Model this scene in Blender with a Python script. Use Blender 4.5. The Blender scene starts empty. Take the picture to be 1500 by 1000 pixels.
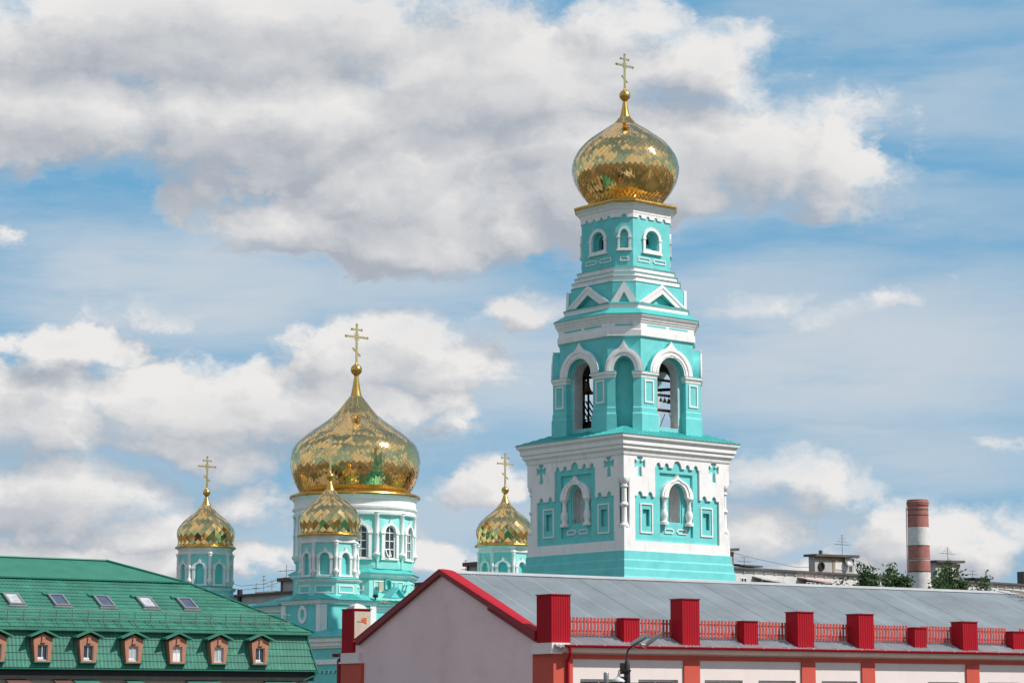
import bpy, bmesh, math, random
from math import sin, cos, pi, radians, sqrt
from mathutils import Matrix, Vector
from mathutils.geometry import tessellate_polygon

random.seed(7)
EYE = 8.0            # camera height above the ground, all z below are given relative to the eye
scene = bpy.context.scene
C = scene.collection

# ------------------------------------------------------------------ camera
cam = bpy.data.cameras.new('camera'); camo = bpy.data.objects.new('camera', cam); C.objects.link(camo)
cam.sensor_width = 36.0; cam.lens = 81.6; cam.clip_start = 0.5; cam.clip_end = 9000
PITCH = math.atan2(536.2, 3400.0)
camo.location = (0, 0, EYE); camo.rotation_euler = (radians(90) + PITCH, 0, 0)
scene.camera = camo
# ------------------------------------------------------------------ light
SUN_E, SUN_B = radians(47), radians(17)
sdir = Vector((cos(SUN_E) * cos(SUN_B), -cos(SUN_E) * sin(SUN_B), sin(SUN_E)))
sun = bpy.data.lights.new('sun', 'SUN'); sun.energy = 4.0; sun.angle = radians(0.53); sun.color = (1.0, 0.965, 0.91)
suno = bpy.data.objects.new('sun', sun); C.objects.link(suno)
suno.rotation_euler = sdir.to_track_quat('Z', 'Y').to_euler()
scene.view_settings.view_transform = 'Standard'; scene.view_settings.look = 'None'
scene.view_settings.exposure = 0.28; scene.view_settings.gamma = 1.0

# ------------------------------------------------------------------ sky with clouds (by direction only)
# cloud masses: azimuth, elevation, half width, half height (degrees), weight
CLOUDS = [(-7.3, 16.2, 7.1, 1.9, 1.22), (-10.8, 14.3, 4.1, 1.5, 1.15), (-5.7, 14.1, 5.6, 2.0, 1.2), (-2.2, 12.8, 4.4, 1.9, 1.2), (-3.3, 11.5, 3.9, 1.0, 1.1),
 (0.2, 15.3, 5.6, 1.9, 1.2), (2.2, 13.3, 3.6, 1.9, 1.2), (5.4, 15.8, 2.1, 1.4, 1.1), (5.9, 13.6, 4.1, 1.5, 1.1), (8.2, 13.2, 2.4, 1.1, 1), (3.1, 16.6, 2.9, 1.0, 0.9),
 (6.4, 14.1, 2.4, 0.8, 1), (-10.9, 8.6, 1.9, 0.7, 1), (-11.4, 6.9, 2.4, 1.4, 1.05), (-11.0, 5.0, 3.2, 1.2, 1.05), (-12.9, 11.0, .7, .4, .42), (-11.2, 13.5, 4.2, 1.1, 1.0), (-7.4, 12.3, 1.2, .4, .5),
 (-9.0, 4.3, 2.2, 0.8, 0.9), (-5.9, 7.2, 4.6, 1.5, 1), (-7.0, 6.2, 3.0, .9, .95), (-3.2, 8.6, 3.4, 1.1, 1), (-2.9, 7.3, 1.7, 0.6, 1), (-1.9, 8.8, 2.1, 0.9, 0.95), (0.3, 9.7, 1.6, 0.6, 0.85), (-4.2, 5.9, 2.0, .7, .8),
 (-6.2, 4.8, 1.6, 0.9, 1), (-7.0, 3.7, 3.4, 0.7, 0.9), (-2.0, 3.6, 1.3, 0.8, 1), (-0.5, 5.6, 1.7, 0.7, 0.7), (6.2, 4.3, 1.5, 0.9, 1), (7.1, 5.5, 2.1, 0.8, 0.9), (4.2, 5.0, 2.4, .8, .7),
 (10.5, 3.9, 2.7, 0.9, 1), (9.2, 4.3, 1.6, 0.8, 0.8), (12.6, 4.3, 1.6, .7, .8), (-10.5, 3.5, 4.4, 0.6, 0.95), (8.3, 3.0, 3.0, 0.6, 0.8), (6.6, 9.9, 1.7, .5, .62), (8.6, 9.5, 1.8, .5, .55), (12.6, 6.2, 1.2, .4, .4), (-9, 9.4, 2.5, .4, .45)]
# pale veils between them
VEILS = [(9.0, 8.6, 7.0, 2.2, 1), (-8.0, 10.2, 6.0, 1.6, 1), (11.6, 14.2, 2.9, 1.0, .6), (6.5, 10.4, 4, 1.0, .75), (0, 8.5, 5, 1.8, .9), (9, 6.2, 5, 1.0, .8), (-11, 6, 4, 2.5, .5), (0, 4.0, 14, 1.2, .75), (-3, 10.2, 4, .9, .8), (9.8, 12.3, 3.5, .5, .5), (11.0, 16.4, 3.0, .5, .4)]

def N(t, ty, **kw):
    n = t.nodes.new(ty)
    for k, v in kw.items():
        setattr(n, k, v)
    return n

def put(t, n, idx, val):
    if isinstance(val, bpy.types.NodeSocket): t.links.new(val, n.inputs[idx])
    elif val is not None: n.inputs[idx].default_value = val

def math_(t, op, a, b=None, c=None, clamp=False):
    n = N(t, 'ShaderNodeMath', operation=op); n.use_clamp = clamp
    put(t, n, 0, a); put(t, n, 1, b)
    if c is not None: put(t, n, 2, c)
    return n.outputs[0]

def vmath(t, op, a, b=None, out=0):
    n = N(t, 'ShaderNodeVectorMath', operation=op); put(t, n, 0, a); put(t, n, 1, b)
    return n.outputs[out]

def mapr(t, v, a, b, c, d, interp='SMOOTHSTEP'):
    n = N(t, 'ShaderNodeMapRange', interpolation_type=interp); put(t, n, 0, v)
    for i, x in zip((1, 2, 3, 4), (a, b, c, d)): n.inputs[i].default_value = x
    return n.outputs[0]

def noise(t, vec, scale, detail=5, rough=.5, lac=2.0):
    n = N(t, 'ShaderNodeTexNoise'); put(t, n, 'Vector', vec)
    n.inputs['Scale'].default_value = scale; n.inputs['Detail'].default_value = detail
    n.inputs['Roughness'].default_value = rough; n.inputs['Lacunarity'].default_value = lac
    return n

def mixc(t, f, a, b, mode='MIX'):
    n = N(t, 'ShaderNodeMix', data_type='RGBA', blend_type=mode); n.clamp_factor = True
    put(t, n, 0, f); put(t, n, 6, a); put(t, n, 7, b)
    return n.outputs[2]

def cloud_group():
    g = bpy.data.node_groups.new('cloud_density', 'ShaderNodeTree')
    g.interface.new_socket('dir', in_out='INPUT', socket_type='NodeSocketVector')
    g.interface.new_socket('fine', in_out='OUTPUT', socket_type='NodeSocketFloat')
    g.interface.new_socket('soft', in_out='OUTPUT', socket_type='NodeSocketFloat')
    gi = N(g, 'NodeGroupInput'); go = N(g, 'NodeGroupOutput')
    d = gi.outputs[0]
    warp = noise(g, vmath(g, 'MULTIPLY', d, (1, 1, 1.4)), 16, 6, .6)
    w = vmath(g, 'SUBTRACT', warp.outputs['Color'], (.5, .5, .5))
    w = vmath(g, 'MULTIPLY', w, (.10, .10, .042))
    dw = vmath(g, 'ADD', d, w)
    acc = None
    for az, el, ra, re, wt in CLOUDS:
        a, e = radians(az), radians(el)
        c = (sin(a) * cos(e), cos(a) * cos(e), sin(e))
        v = vmath(g, 'SUBTRACT', dw, c)
        v = vmath(g, 'MULTIPLY', v, (1 / radians(ra), 1 / radians(ra) * .6, 1 / radians(re)))
        ln = vmath(g, 'LENGTH', v, None, 1)
        m = mapr(g, ln, 0.0, 1.75, wt * 1.12, 0.0)
        acc = m if acc is None else math_(g, 'MAXIMUM', acc, m)
    # the rest of the sky dome: scattered cumulus away from the pictured sector
    far = noise(g, vmath(g, 'MULTIPLY', d, (1, 1, 1.6)), 2.6, 2, .5)
    yy = N(g, 'ShaderNodeSeparateXYZ'); g.links.new(d, yy.inputs[0])
    mask = mapr(g, yy.outputs[1], .90, .80, 0, 1)
    fr = math_(g, 'MULTIPLY', mapr(g, far.outputs[0], .49, .57, 0, 1.1), mask)
    acc = math_(g, 'MAXIMUM', acc, fr)
    puff = noise(g, vmath(g, 'MULTIPLY', dw, (1, 1, 1.5)), 42, 8, .55)
    lump = noise(g, vmath(g, 'MULTIPLY', dw, (1, 1, 2.0)), 17, 2, .45)
    s1 = math_(g, 'MULTIPLY_ADD', puff.outputs[0], .95, -.475)
    s2 = math_(g, 'MULTIPLY_ADD', lump.outputs[0], .9, -.45)
    soft = math_(g, 'ADD', acc, s2)
    g.links.new(math_(g, 'ADD', soft, s1), go.inputs[0])
    g.links.new(math_(g, 'ADD', soft, math_(g, 'MULTIPLY', s1, .25)), go.inputs[1])
    return g

world = bpy.data.worlds.new('World'); scene.world = world; world.use_nodes = True
wt = world.node_tree; wt.nodes.clear()
sky = N(wt, 'ShaderNodeTexSky', sky_type='NISHITA'); sky.sun_disc = False
sky.sun_elevation = SUN_E; sky.sun_rotation = radians(90) + SUN_B; sky.air_density = 1.0; sky.dust_density = 0.6; sky.ozone_density = 2.0
tc = N(wt, 'ShaderNodeTexCoord'); dirn = vmath(wt, 'NORMALIZE', tc.outputs['Generated'])
grp = cloud_group()
def cd(vec):
    n = wt.nodes.new('ShaderNodeGroup'); n.node_tree = grp; wt.links.new(vec, n.inputs[0]); return n.outputs
d1, e1 = cd(dirn)
d2, e2 = cd(vmath(wt, 'ADD', dirn, (.008, 0, .013)))
wd = noise(wt, vmath(wt, 'MULTIPLY', dirn, (1, 1, 2)), 12, 2, .5)
width = mapr(wt, wd.outputs[0], .38, .60, .30, .80)
alpha = math_(wt, 'DIVIDE', math_(wt, 'SUBTRACT', d1, .30), width, clamp=True)
alpha = mapr(wt, alpha, 0, 1, 0, 1)
lit = math_(wt, 'MULTIPLY_ADD', math_(wt, 'SUBTRACT', e1, e2), .95, .50)
lit = math_(wt, 'MULTIPLY_ADD', math_(wt, 'SUBTRACT', d1, d2), .30, lit, clamp=True)
thick = mapr(wt, e1, .80, 1.6, 1.0, .78)
big = noise(wt, vmath(wt, 'MULTIPLY', dirn, (1, 1, 2.6)), 8, 3, .5)
tone = math_(wt, 'MULTIPLY', math_(wt, 'MULTIPLY', lit, thick), mapr(wt, big.outputs[0], .3, .7, .84, 1.16, 'LINEAR'))
tone = math_(wt, 'MAXIMUM', tone, mapr(wt, d1, .26, .62, .66, .0))
ramp = N(wt, 'ShaderNodeValToRGB'); wt.links.new(tone, ramp.inputs[0])
e = ramp.color_ramp.elements; e[0].position = .02; e[0].color = (.34, .37, .42, 1); e[1].position = .98; e[1].color = (.69, .68, .67, 1)
m = e.new(.48); m.color = (.50, .51, .53, 1)
# thin high sheet that pales the blue in streaks
st = noise(wt, vmath(wt, 'MULTIPLY', dirn, (1, 1, 5.0)), 6.5, 7, .62)
streak = mapr(wt, st.outputs[0], .36, .68, .0, .45)
veil = None
stw = vmath(wt, 'MULTIPLY', vmath(wt, 'SUBTRACT', st.outputs['Color'], (.5, .5, .5)), (.12, .12, .05))
dv = vmath(wt, 'ADD', dirn, stw)
for az, el, ra, re, w_ in VEILS:
    a, ee = radians(az), radians(el)
    v = vmath(wt, 'MULTIPLY', vmath(wt, 'SUBTRACT', dv, (sin(a) * cos(ee), cos(a) * cos(ee), sin(ee))), (1 / radians(ra), .6 / radians(ra), 1 / radians(re)))
    q_ = mapr(wt, vmath(wt, 'LENGTH', v, None, 1), .3, 1.5, w_, 0)
    veil = q_ if veil is None else math_(wt, 'MAXIMUM', veil, q_)
streak = math_(wt, 'MAXIMUM', streak, math_(wt, 'MULTIPLY', veil, mapr(wt, st.outputs[0], .28, .58, .5, 1)))
sz = N(wt, 'ShaderNodeSeparateXYZ'); wt.links.new(dirn, sz.inputs[0])
skyt = mixc(wt, mapr(wt, sz.outputs[2], .30, .62, .85, .25), sky.outputs[0], (1.15, 3.25, 5.2, 1))
skyt = mixc(wt, mapr(wt, sz.outputs[2], .18, .0, .0, .45), skyt, (2.5, 4.3, 5.6, 1))
base = mixc(wt, streak, skyt, (4.5, 5.15, 5.8, 1))
cl10 = mixc(wt, 1.0, ramp.outputs[0], (10, 10, 10, 1), 'MULTIPLY')
cl10.node.clamp_result = False
col = mixc(wt, alpha, base, cl10)
bg = N(wt, 'ShaderNodeBackground'); wt.links.new(col, bg.inputs[0]); bg.inputs[1].default_value = 0.1
wo = N(wt, 'ShaderNodeOutputWorld'); wt.links.new(bg.outputs[0], wo.inputs[0])

# ------------------------------------------------------------------ materials
MATS = {}
def mat(name, col, rough=.7, metal=0.0, var=.06, scale=1.2, bump=0.0, bscale=30, stain=None, stain_amt=0.0, spec=.4, streaks=0.0):
    if name in MATS: return MATS[name]
    m = bpy.data.materials.new(name); m.use_nodes = True; t = m.node_tree
    b = t.nodes['Principled BSDF']; b.inputs['Roughness'].default_value = rough; b.inputs['Metallic'].default_value = metal
    b.inputs['Specular IOR Level'].default_value = spec
    tc = N(t, 'ShaderNodeTexCoord'); o = tc.outputs['Object']
    n1 = noise(t, o, scale, 6, .6)
    lo = tuple(c * (1 - var) for c in col) + (1,); hi = tuple(min(1, c * (1 + var)) for c in col) + (1,)
    c = mixc(t, mapr(t, n1.outputs[0], .3, .7, 0, 1, 'LINEAR'), lo, hi)
    if stain_amt > 0:
        n2 = noise(t, vmath(t, 'MULTIPLY', o, (1, 1, .25 if streaks else 1)), scale * 2.6, 8, .68)
        c = mixc(t, mapr(t, n2.outputs[0], .50, .70, 0, stain_amt), c, (stain or (.25, .22, .18)) + (1,))
    t.links.new(c, b.inputs['Base Color'])
    if bump > 0:
        n3 = noise(t, o, bscale, 4, .6); bp = N(t, 'ShaderNodeBump'); bp.inputs['Strength'].default_value = bump; bp.inputs['Distance'].default_value = .03
        t.links.new(n3.outputs[0], bp.inputs['Height']); t.links.new(bp.outputs[0], b.inputs['Normal'])
    r = math_(t, 'MULTIPLY_ADD', n1.outputs[0], .2, rough - .1); t.links.new(r, b.inputs['Roughness'])
    MATS[name] = m
    return m

TEAL = mat('teal_stucco', (.15, .575, .56), .75, var=.10, bump=.3, bscale=9, stain=(.26, .60, .55), stain_amt=.45, streaks=1)
TEAL_LIGHT = mat('pale_teal_stucco', (.28, .67, .62), .75, var=.06, bump=.2, bscale=9, stain=(.16, .58, .52), stain_amt=.3, streaks=1)
WHITE = mat('white_stucco', (.82, .79, .77), .75, var=.05, bump=.25, bscale=9, stain=(.60, .57, .53), stain_amt=.5, streaks=1)
WASH = mat('whitewashed_reveal', (.58, .57, .56), .85, var=.12, bump=.3, stain=(.36, .33, .30), stain_amt=.6)
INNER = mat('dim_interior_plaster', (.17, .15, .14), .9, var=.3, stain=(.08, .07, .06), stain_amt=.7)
TEAL_METAL = mat('teal_roof_sheet', (.06, .43, .40), .42, var=.12, scale=.8, stain=(.10, .52, .46), stain_amt=.5, spec=.5)
DARK_IRON = mat('dark_iron', (.035, .032, .03), .6, metal=.3, var=.3)
RUST_WOOD = mat('weathered_beam', (.16, .085, .05), .8, var=.4, scale=5)
BRONZE = mat('bell_bronze', (.30, .17, .07), .42, metal=.85, var=.3, scale=6)
RED_METAL = mat('red_profiled_sheet', (.38, .009, .019), .6, var=.10, scale=.9, stain=(.34, .01, .018), stain_amt=.4, spec=.15)
RED_PAINT = mat('red_painted_plaster', (.56, .085, .055), .75, var=.08, bump=.2, stain=(.42, .07, .05), stain_amt=.4)
DEEP_RED = mat('dark_red_sheet', (.26, .012, .018), .5, var=.1, stain=(.2, .012, .016), stain_amt=.3)
PICKET = mat('orange_red_pickets', (.47, .055, .045), .65, var=.25, scale=6, stain=(.62, .20, .10), stain_amt=.45)
PINK = mat('pink_render', (.84, .62, .61), .8, var=.07, scale=.35, bump=.3, bscale=7, stain=(.72, .50, .49), stain_amt=.5)
PINK_PALE = mat('pale_pink_render', (.76, .66, .63), .8, var=.04, scale=.6, bump=.15, bscale=14, stain=(.66, .55, .52), stain_amt=.3, streaks=1)
CREAM = mat('cream_plaster', (.78, .64, .58), .8, var=.08, stain=(.5, .42, .34), stain_amt=.4)
STEEL = mat('galvanised_sheet', (.32, .355, .37), .48, metal=.25, var=.16, scale=.45, stain=(.24, .265, .275), stain_amt=.45, streaks=1, spec=.5)
STEEL_EDGE = mat('zinc_ridge_cap', (.44, .44, .435), .5, metal=.2, var=.08)
GREEN = mat('green_metal_tile', (.036, .172, .118), .55, var=.2, scale=.6, stain=(.05, .33, .22), stain_amt=.45, spec=.5)
GREEN_PLAIN = mat('green_shingle', (.028, .165, .11), .6, var=.16, scale=1.0, stain=(.02, .19, .12), stain_amt=.5)
GREEN_DARK = mat('green_trim', (.015, .15, .10), .45, var=.1)
GREEN_RAIL = mat('green_snow_rail', (.09, .17, .12), .5, var=.2)
ORANGE = mat('orange_plaster', (.42, .19, .12), .8, var=.1, scale=3, stain=(.36, .14, .08), stain_amt=.4)
BROWN = mat('brown_trim', (.14, .07, .05), .7, var=.2)
BLACKISH = mat('painted_eaves_shade', (.016, .018, .017), .7, var=.4, scale=2)  # near-black colour stands in for the shadow below the green eaves
BEIGE = mat('beige_brick_render', (.50, .43, .34), .85, var=.10, scale=4, bump=.4, stain=(.38, .31, .24), stain_amt=.5)
PVC = mat('white_window_plastic', (.78, .77, .75), .4, var=.03)
PANEL = mat('white_panel_concrete', (.60, .585, .56), .85, var=.08, scale=.5, bump=.2, stain=(.42, .40, .37), stain_amt=.5, streaks=1)
PANEL_GREY = mat('grey_panel_concrete', (.42, .40, .385), .85, var=.12, scale=.6, stain=(.28, .26, .25), stain_amt=.5, streaks=1)
TAR = mat('tar_roof', (.085, .082, .08), .8, var=.3)
BRICK = mat('chimney_red', (.38, .15, .125), .85, var=.2, scale=1.5, bump=.4, stain=(.22, .10, .085), stain_amt=.6, streaks=1)
CHALK = mat('chimney_white', (.66, .63, .60), .8, var=.1, scale=1.5, bump=.3, stain=(.42, .34, .31), stain_amt=.5, streaks=1)
GREYMETAL = mat('grey_lamp_metal', (.30, .31, .31), .4, metal=.6, var=.15)
ENAMEL = mat('white_enamel', (.62, .63, .62), .35, var=.1)
WOODP = mat('old_planks', (.30, .23, .16), .85, var=.4, scale=3)
ORANGE_SIGN = mat('orange_scrawl', (.75, .16, .03), .7, var=.1)

def glass(name, col, rough=.08, spec=.6):
    m = mat(name, col, rough, var=.35, scale=2.5, spec=spec); return m
GLASS_DARK = glass('dark_window_glass', (.035, .045, .06))
GLASS_BLUE = glass('blue_window_glass', (.035, .06, .12))
GLASS_PALE = glass('blinded_window_glass', (.42, .44, .46), .2)

def gold_mat():
    m = bpy.data.materials.new('gilded_tiles'); m.use_nodes = True; t = m.node_tree; b = t.nodes['Principled BSDF']
    b.inputs['Metallic'].default_value = 1.0; b.inputs['Roughness'].default_value = .11
    g = N(t, 'ShaderNodeNewGeometry'); tc = N(t, 'ShaderNodeTexCoord')
    r = g.outputs['Random Per Island']
    n = noise(t, tc.outputs['Object'], 1.3, 4, .6)
    c = mixc(t, mapr(t, r, 0, 1, 0, 1, 'LINEAR'), (.90, .60, .24, 1), (.95, .655, .285, 1))
    c = mixc(t, mapr(t, n.outputs[0], .55, .75, 0, .35), c, (.70, .42, .13, 1))
    t.links.new(c, b.inputs['Base Color'])
    rr = math_(t, 'MULTIPLY_ADD', r, .05, .05); t.links.new(rr, b.inputs['Roughness'])
    nb = noise(t, tc.outputs['Object'], 1.6, 3, .5); bp = N(t, 'ShaderNodeBump'); bp.inputs['Strength'].default_value = .22; bp.inputs['Distance'].default_value = .06
    t.links.new(nb.outputs[0], bp.inputs['Height']); t.links.new(bp.outputs[0], b.inputs['Normal'])
    return m
GOLD = gold_mat()
GOLD_TRIM = mat('gold_trim', (.66, .39, .10), .28, metal=.95, var=.15, scale=2)
GOLD_CROSS = mat('gold_cross', (.80, .60, .28), .25, metal=.9, var=.1)

def leaf_mat():
    m = bpy.data.materials.new('leaves'); m.use_nodes = True; t = m.node_tree; b = t.nodes['Principled BSDF']
    g = N(t, 'ShaderNodeNewGeometry')
    c = mixc(t, g.outputs['Random Per Island'], (.03, .075, .02, 1), (.09, .155, .05, 1))
    t.links.new(c, b.inputs['Base Color']); b.inputs['Roughness'].default_value = .55
    tr = N(t, 'ShaderNodeBsdfTranslucent'); t.links.new(c, tr.inputs[0])
    mx = N(t, 'ShaderNodeMixShader'); mx.inputs[0].default_value = .3
    t.links.new(b.outputs[0], mx.inputs[1]); t.links.new(tr.outputs[0], mx.inputs[2])
    t.links.new(mx.outputs[0], t.nodes['Material Output'].inputs[0])
    return m
LEAF = leaf_mat()
BARK = mat('bark', (.10, .075, .055), .9, var=.3, scale=4)

# ------------------------------------------------------------------ mesh helpers
def spin(deg): return Matrix.Rotation(radians(deg), 4, 'Z')
def tr(x, y, z=0): return Matrix.Translation((x, y, z))

class MB:
    """collects shapes, then links them as ONE mesh object"""
    def __init__(s, M=None): s.v = []; s.f = []; s.M = M or Matrix.Identity(4)
    def add(s, vs, fs, M=None):
        k = len(s.v); T = s.M @ (M or Matrix.Identity(4))
        for p in vs:
            q = T @ Vector(p); s.v.append((q.x, q.y, q.z))
        s.f += [tuple(i + k for i in f) for f in fs]
    def box(s, x0, x1, y0, y1, z0, z1, M=None):
        s.add([(x0, y0, z0), (x1, y0, z0), (x1, y1, z0), (x0, y1, z0), (x0, y0, z1), (x1, y0, z1), (x1, y1, z1), (x0, y1, z1)],
              [(0, 3, 2, 1), (4, 5, 6, 7), (0, 1, 5, 4), (1, 2, 6, 5), (2, 3, 7, 6), (3, 0, 4, 7)], M)
    def loft(s, rings, M=None, cap=True):
        n = len(rings[0]); vs = [p for r in rings for p in r]; fs = []
        for i in range(len(rings) - 1):
            for j in range(n):
                k = (j + 1) % n; fs.append((i * n + j, i * n + k, (i + 1) * n + k, (i + 1) * n + j))
        if cap: fs += [tuple(range(n))[::-1], tuple(range((len(rings) - 1) * n, len(rings) * n))]
        s.add(vs, fs, M)
    def prism(s, poly, z0, z1, M=None): s.loft([[(x, y, z0) for x, y in poly], [(x, y, z1) for x, y in poly]], M)
    def lathe(s, prof, n=24, M=None, cap=True):
        s.loft([[(r * cos(2 * pi * j / n), r * sin(2 * pi * j / n), z) for j in range(n)] for r, z in prof], M, cap)
    def slab(s, outer, holes, y0, y1, M=None):
        """wall in the XZ plane between y0 and y1 with through holes"""
        loops = [outer] + list(holes)
        tri = tessellate_polygon([[Vector((x, z, 0)) for x, z in l] for l in loops])
        flat = [p for l in loops for p in l]; n = len(flat)
        vs = [(x, y0, z) for x, z in flat] + [(x, y1, z) for x, z in flat]
        fs = [tuple(t) for t in tri] + [tuple(i + n for i in t)[::-1] for t in tri]
        k = 0
        for l in loops:
            m = len(l)
            for i in range(m):
                a, b = k + i, k + (i + 1) % m; fs.append((a, b, b + n, a + n))
            k += m
        s.add(vs, fs, M)
    def frame(s, poly, w, y0, y1, M=None):
        s.slab(poly, [inset(poly, w)], y0, y1, M)
    def tube(s, pts, r, n=6, M=None):
        pts = [Vector(p) for p in pts]
        for i in range(len(pts) - 1):
            a, b = pts[i], pts[i + 1]; d = b - a
            if d.length < 1e-6: continue
            q = d.to_track_quat('Z', 'Y').to_matrix().to_4x4(); T = Matrix.Translation(a) @ q
            ra, rb = (r[i], r[i + 1]) if isinstance(r, (list, tuple)) else (r, r)
            s.loft([[(ra * cos(2 * pi * j / n), ra * sin(2 * pi * j / n), 0) for j in range(n)],
                    [(rb * cos(2 * pi * j / n), rb * sin(2 * pi * j / n), d.length) for j in range(n)]], (M or Matrix.Identity(4)) @ T)
    def build(s, name, m, parent=None, smooth=False, fix=True, z=EYE, sharp=40):
        me = bpy.data.meshes.new(name); me.from_pydata([(x, y, q + z) for x, y, q in s.v], [], s.f)
        if fix:
            bm = bmesh.new(); bm.from_mesh(me); bmesh.ops.recalc_face_normals(bm, faces=bm.faces); bm.to_mesh(me); bm.free()
        if smooth:
            for p in me.polygons: p.use_smooth = True
            try: me.set_sharp_from_angle(angle=radians(sharp))
            except Exception: pass
        me.materials.append(m); o = bpy.data.objects.new(name, me); C.objects.link(o)
        if parent: o.parent = parent
        return o

def inset(poly, w):
    """offset a convex polygon inwards"""
    n = len(poly); A = sum(poly[i][0] * poly[(i + 1) % n][1] - poly[(i + 1) % n][0] * poly[i][1] for i in range(n)); sg = 1 if A > 0 else -1
    out = []
    for i in range(n):
        p0, p1, p2 = Vector(poly[i - 1]), Vector(poly[i]), Vector(poly[(i + 1) % n])
        d1 = (p1 - p0).normalized(); d2 = (p2 - p1).normalized()
        n1 = Vector((-d1.y, d1.x)) * sg; n2 = Vector((-d2.y, d2.x)) * sg
        b = (n1 + n2); b = b / max(.2, b.dot(n1)); out.append(tuple(p1 + b * w))
    return out

def arch(hw, z0, zs, zt, n=14, cx=0):
    """opening outline: straight to zs then elliptical arch to zt"""
    p = [(cx - hw, z0), (cx + hw, z0), (cx + hw, zs)]
    for i in range(1, n): a = pi * i / n; p.append((cx + hw * cos(a), zs + (zt - zs) * sin(a)))
    p.append((cx - hw, zs)); return p

def keel(hw, zs, zr, apex, n=12, spike=.35):
    """ogee arch outline from (hw,zs) over the apex to (-hw,zs)"""
    R = []
    for i in range(n + 1):
        a = radians(66) * i / n; R.append((hw * cos(a), zs + zr * sin(a)))
    x0, z0 = R[-1]
    for k in (.25, .5, .72, .88): R.append((x0 * (1 - k), z0 + (apex - z0) * (k ** 1.9)))
    return R + [(0.0, apex)] + [(-x, z) for x, z in reversed(R)]

def hoodring(hw, zs, zr, apex, ihw, itop):
    o = keel(hw, zs, zr, apex); n = 14
    return o + [(-ihw, zs)] + [(-ihw * cos(pi * i / n), zs + (itop - zs) * sin(pi * i / n)) for i in range(1, n)] + [(ihw, zs)]

def octr(a, z, b=None, a0=None, b0=None):
    """irregular octagon ring, a = distance of the main faces, b = their half width"""
    if b is None: b = b0 + .414 * (a - a0)
    return [(a, -b, z), (a, b, z), (b, a, z), (-b, a, z), (-a, b, z), (-a, -b, z), (-b, -a, z), (b, -a, z)]
def regr(r, z, n=8, ph=22.5): return [(r * cos(radians(ph + 360 * i / n)), r * sin(radians(ph + 360 * i / n)), z) for i in range(n)]
def sq(h, z): return [(h, -h, z), (h, h, z), (-h, h, z), (-h, -h, z)]

def thing(name, loc, rz, label, cat, group=None):
    o = bpy.data.objects.new(name, None); C.objects.link(o); o.empty_display_size = 1
    o.location = loc; o.rotation_euler = (0, 0, rz); o['label'] = label; o['category'] = cat
    if group: o['group'] = group
    return o
def tag(o, label, cat, group=None, kind=None):
    if label: o['label'] = label
    if cat: o['category'] = cat
    if group: o['group'] = group
    if kind: o['kind'] = kind
    return o
def structure(o): o['kind'] = 'structure'; return o

# ------------------------------------------------------------------ ground
def ground_mat():
    m = bpy.data.materials.new('town_ground'); m.use_nodes = True; t = m.node_tree; b = t.nodes['Principled BSDF']; b.inputs['Roughness'].default_value = .9
    tc = N(t, 'ShaderNodeTexCoord'); o = tc.outputs['Object']
    v = N(t, 'ShaderNodeTexVoronoi'); v.inputs['Scale'].default_value = .045; t.links.new(o, v.inputs['Vector'])
    s = N(t, 'ShaderNodeSeparateXYZ'); t.links.new(v.outputs['Color'], s.inputs[0])
    r = N(t, 'ShaderNodeValToRGB'); t.links.new(s.outputs[0], r.inputs[0]); r.color_ramp.interpolation = 'CONSTANT'
    el = r.color_ramp.elements; el[0].color = (.035, .042, .02, 1); el[1].position = .9; el[1].color = (.30, .27, .23, 1)
    for p, c in ((.3, (.055, .05, .045)), (.5, (.04, .045, .022)), (.64, (.13, .10, .08)), (.8, (.26, .06, .035))): q = el.new(p); q.color = c + (1,)
    n = noise(t, o, .25, 8, .6); c = mixc(t, mapr(t, n.outputs[0], .3, .7, 0, .6), r.outputs[0], (.06, .07, .035, 1))
    t.links.new(c, b.inputs['Base Color'])
    return m
g = MB(); g.add([(-4000, -4000, 0), (4000, -4000, 0), (4000, 4000, 0), (-4000, 4000, 0)], [(0, 1, 2, 3)])
structure(g.build('ground', ground_mat(), z=0, fix=False))

# ------------------------------------------------------------------ gilded onion domes
def smooth_profile(prof, n):
    """Catmull-Rom resample of (r,z) control points into n+1 points evenly spaced along the curve"""
    P = [Vector(p) for p in prof]; P = [P[0] * 2 - P[1]] + P + [P[-1] * 2 - P[-2]]; D = []
    for i in range(1, len(P) - 2):
        for k in range(12):
            t = k / 12; a, b, c, d = P[i - 1], P[i], P[i + 1], P[i + 2]
            D.append(.5 * ((2 * b) + (c - a) * t + (2 * a - 5 * b + 4 * c - d) * t * t + (3 * b - a - 3 * c + d) * t ** 3))
    D.append(P[-2]); L = [0]
    for i in range(1, len(D)): L.append(L[-1] + (D[i] - D[i - 1]).length)
    out = []
    j = 0
    for i in range(n + 1):
        s = L[-1] * i / n
        while j < len(L) - 2 and L[j + 1] < s: j += 1
        f = (s - L[j]) / max(1e-9, L[j + 1] - L[j]); out.append(D[j].lerp(D[j + 1], f))
    return out

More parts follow.
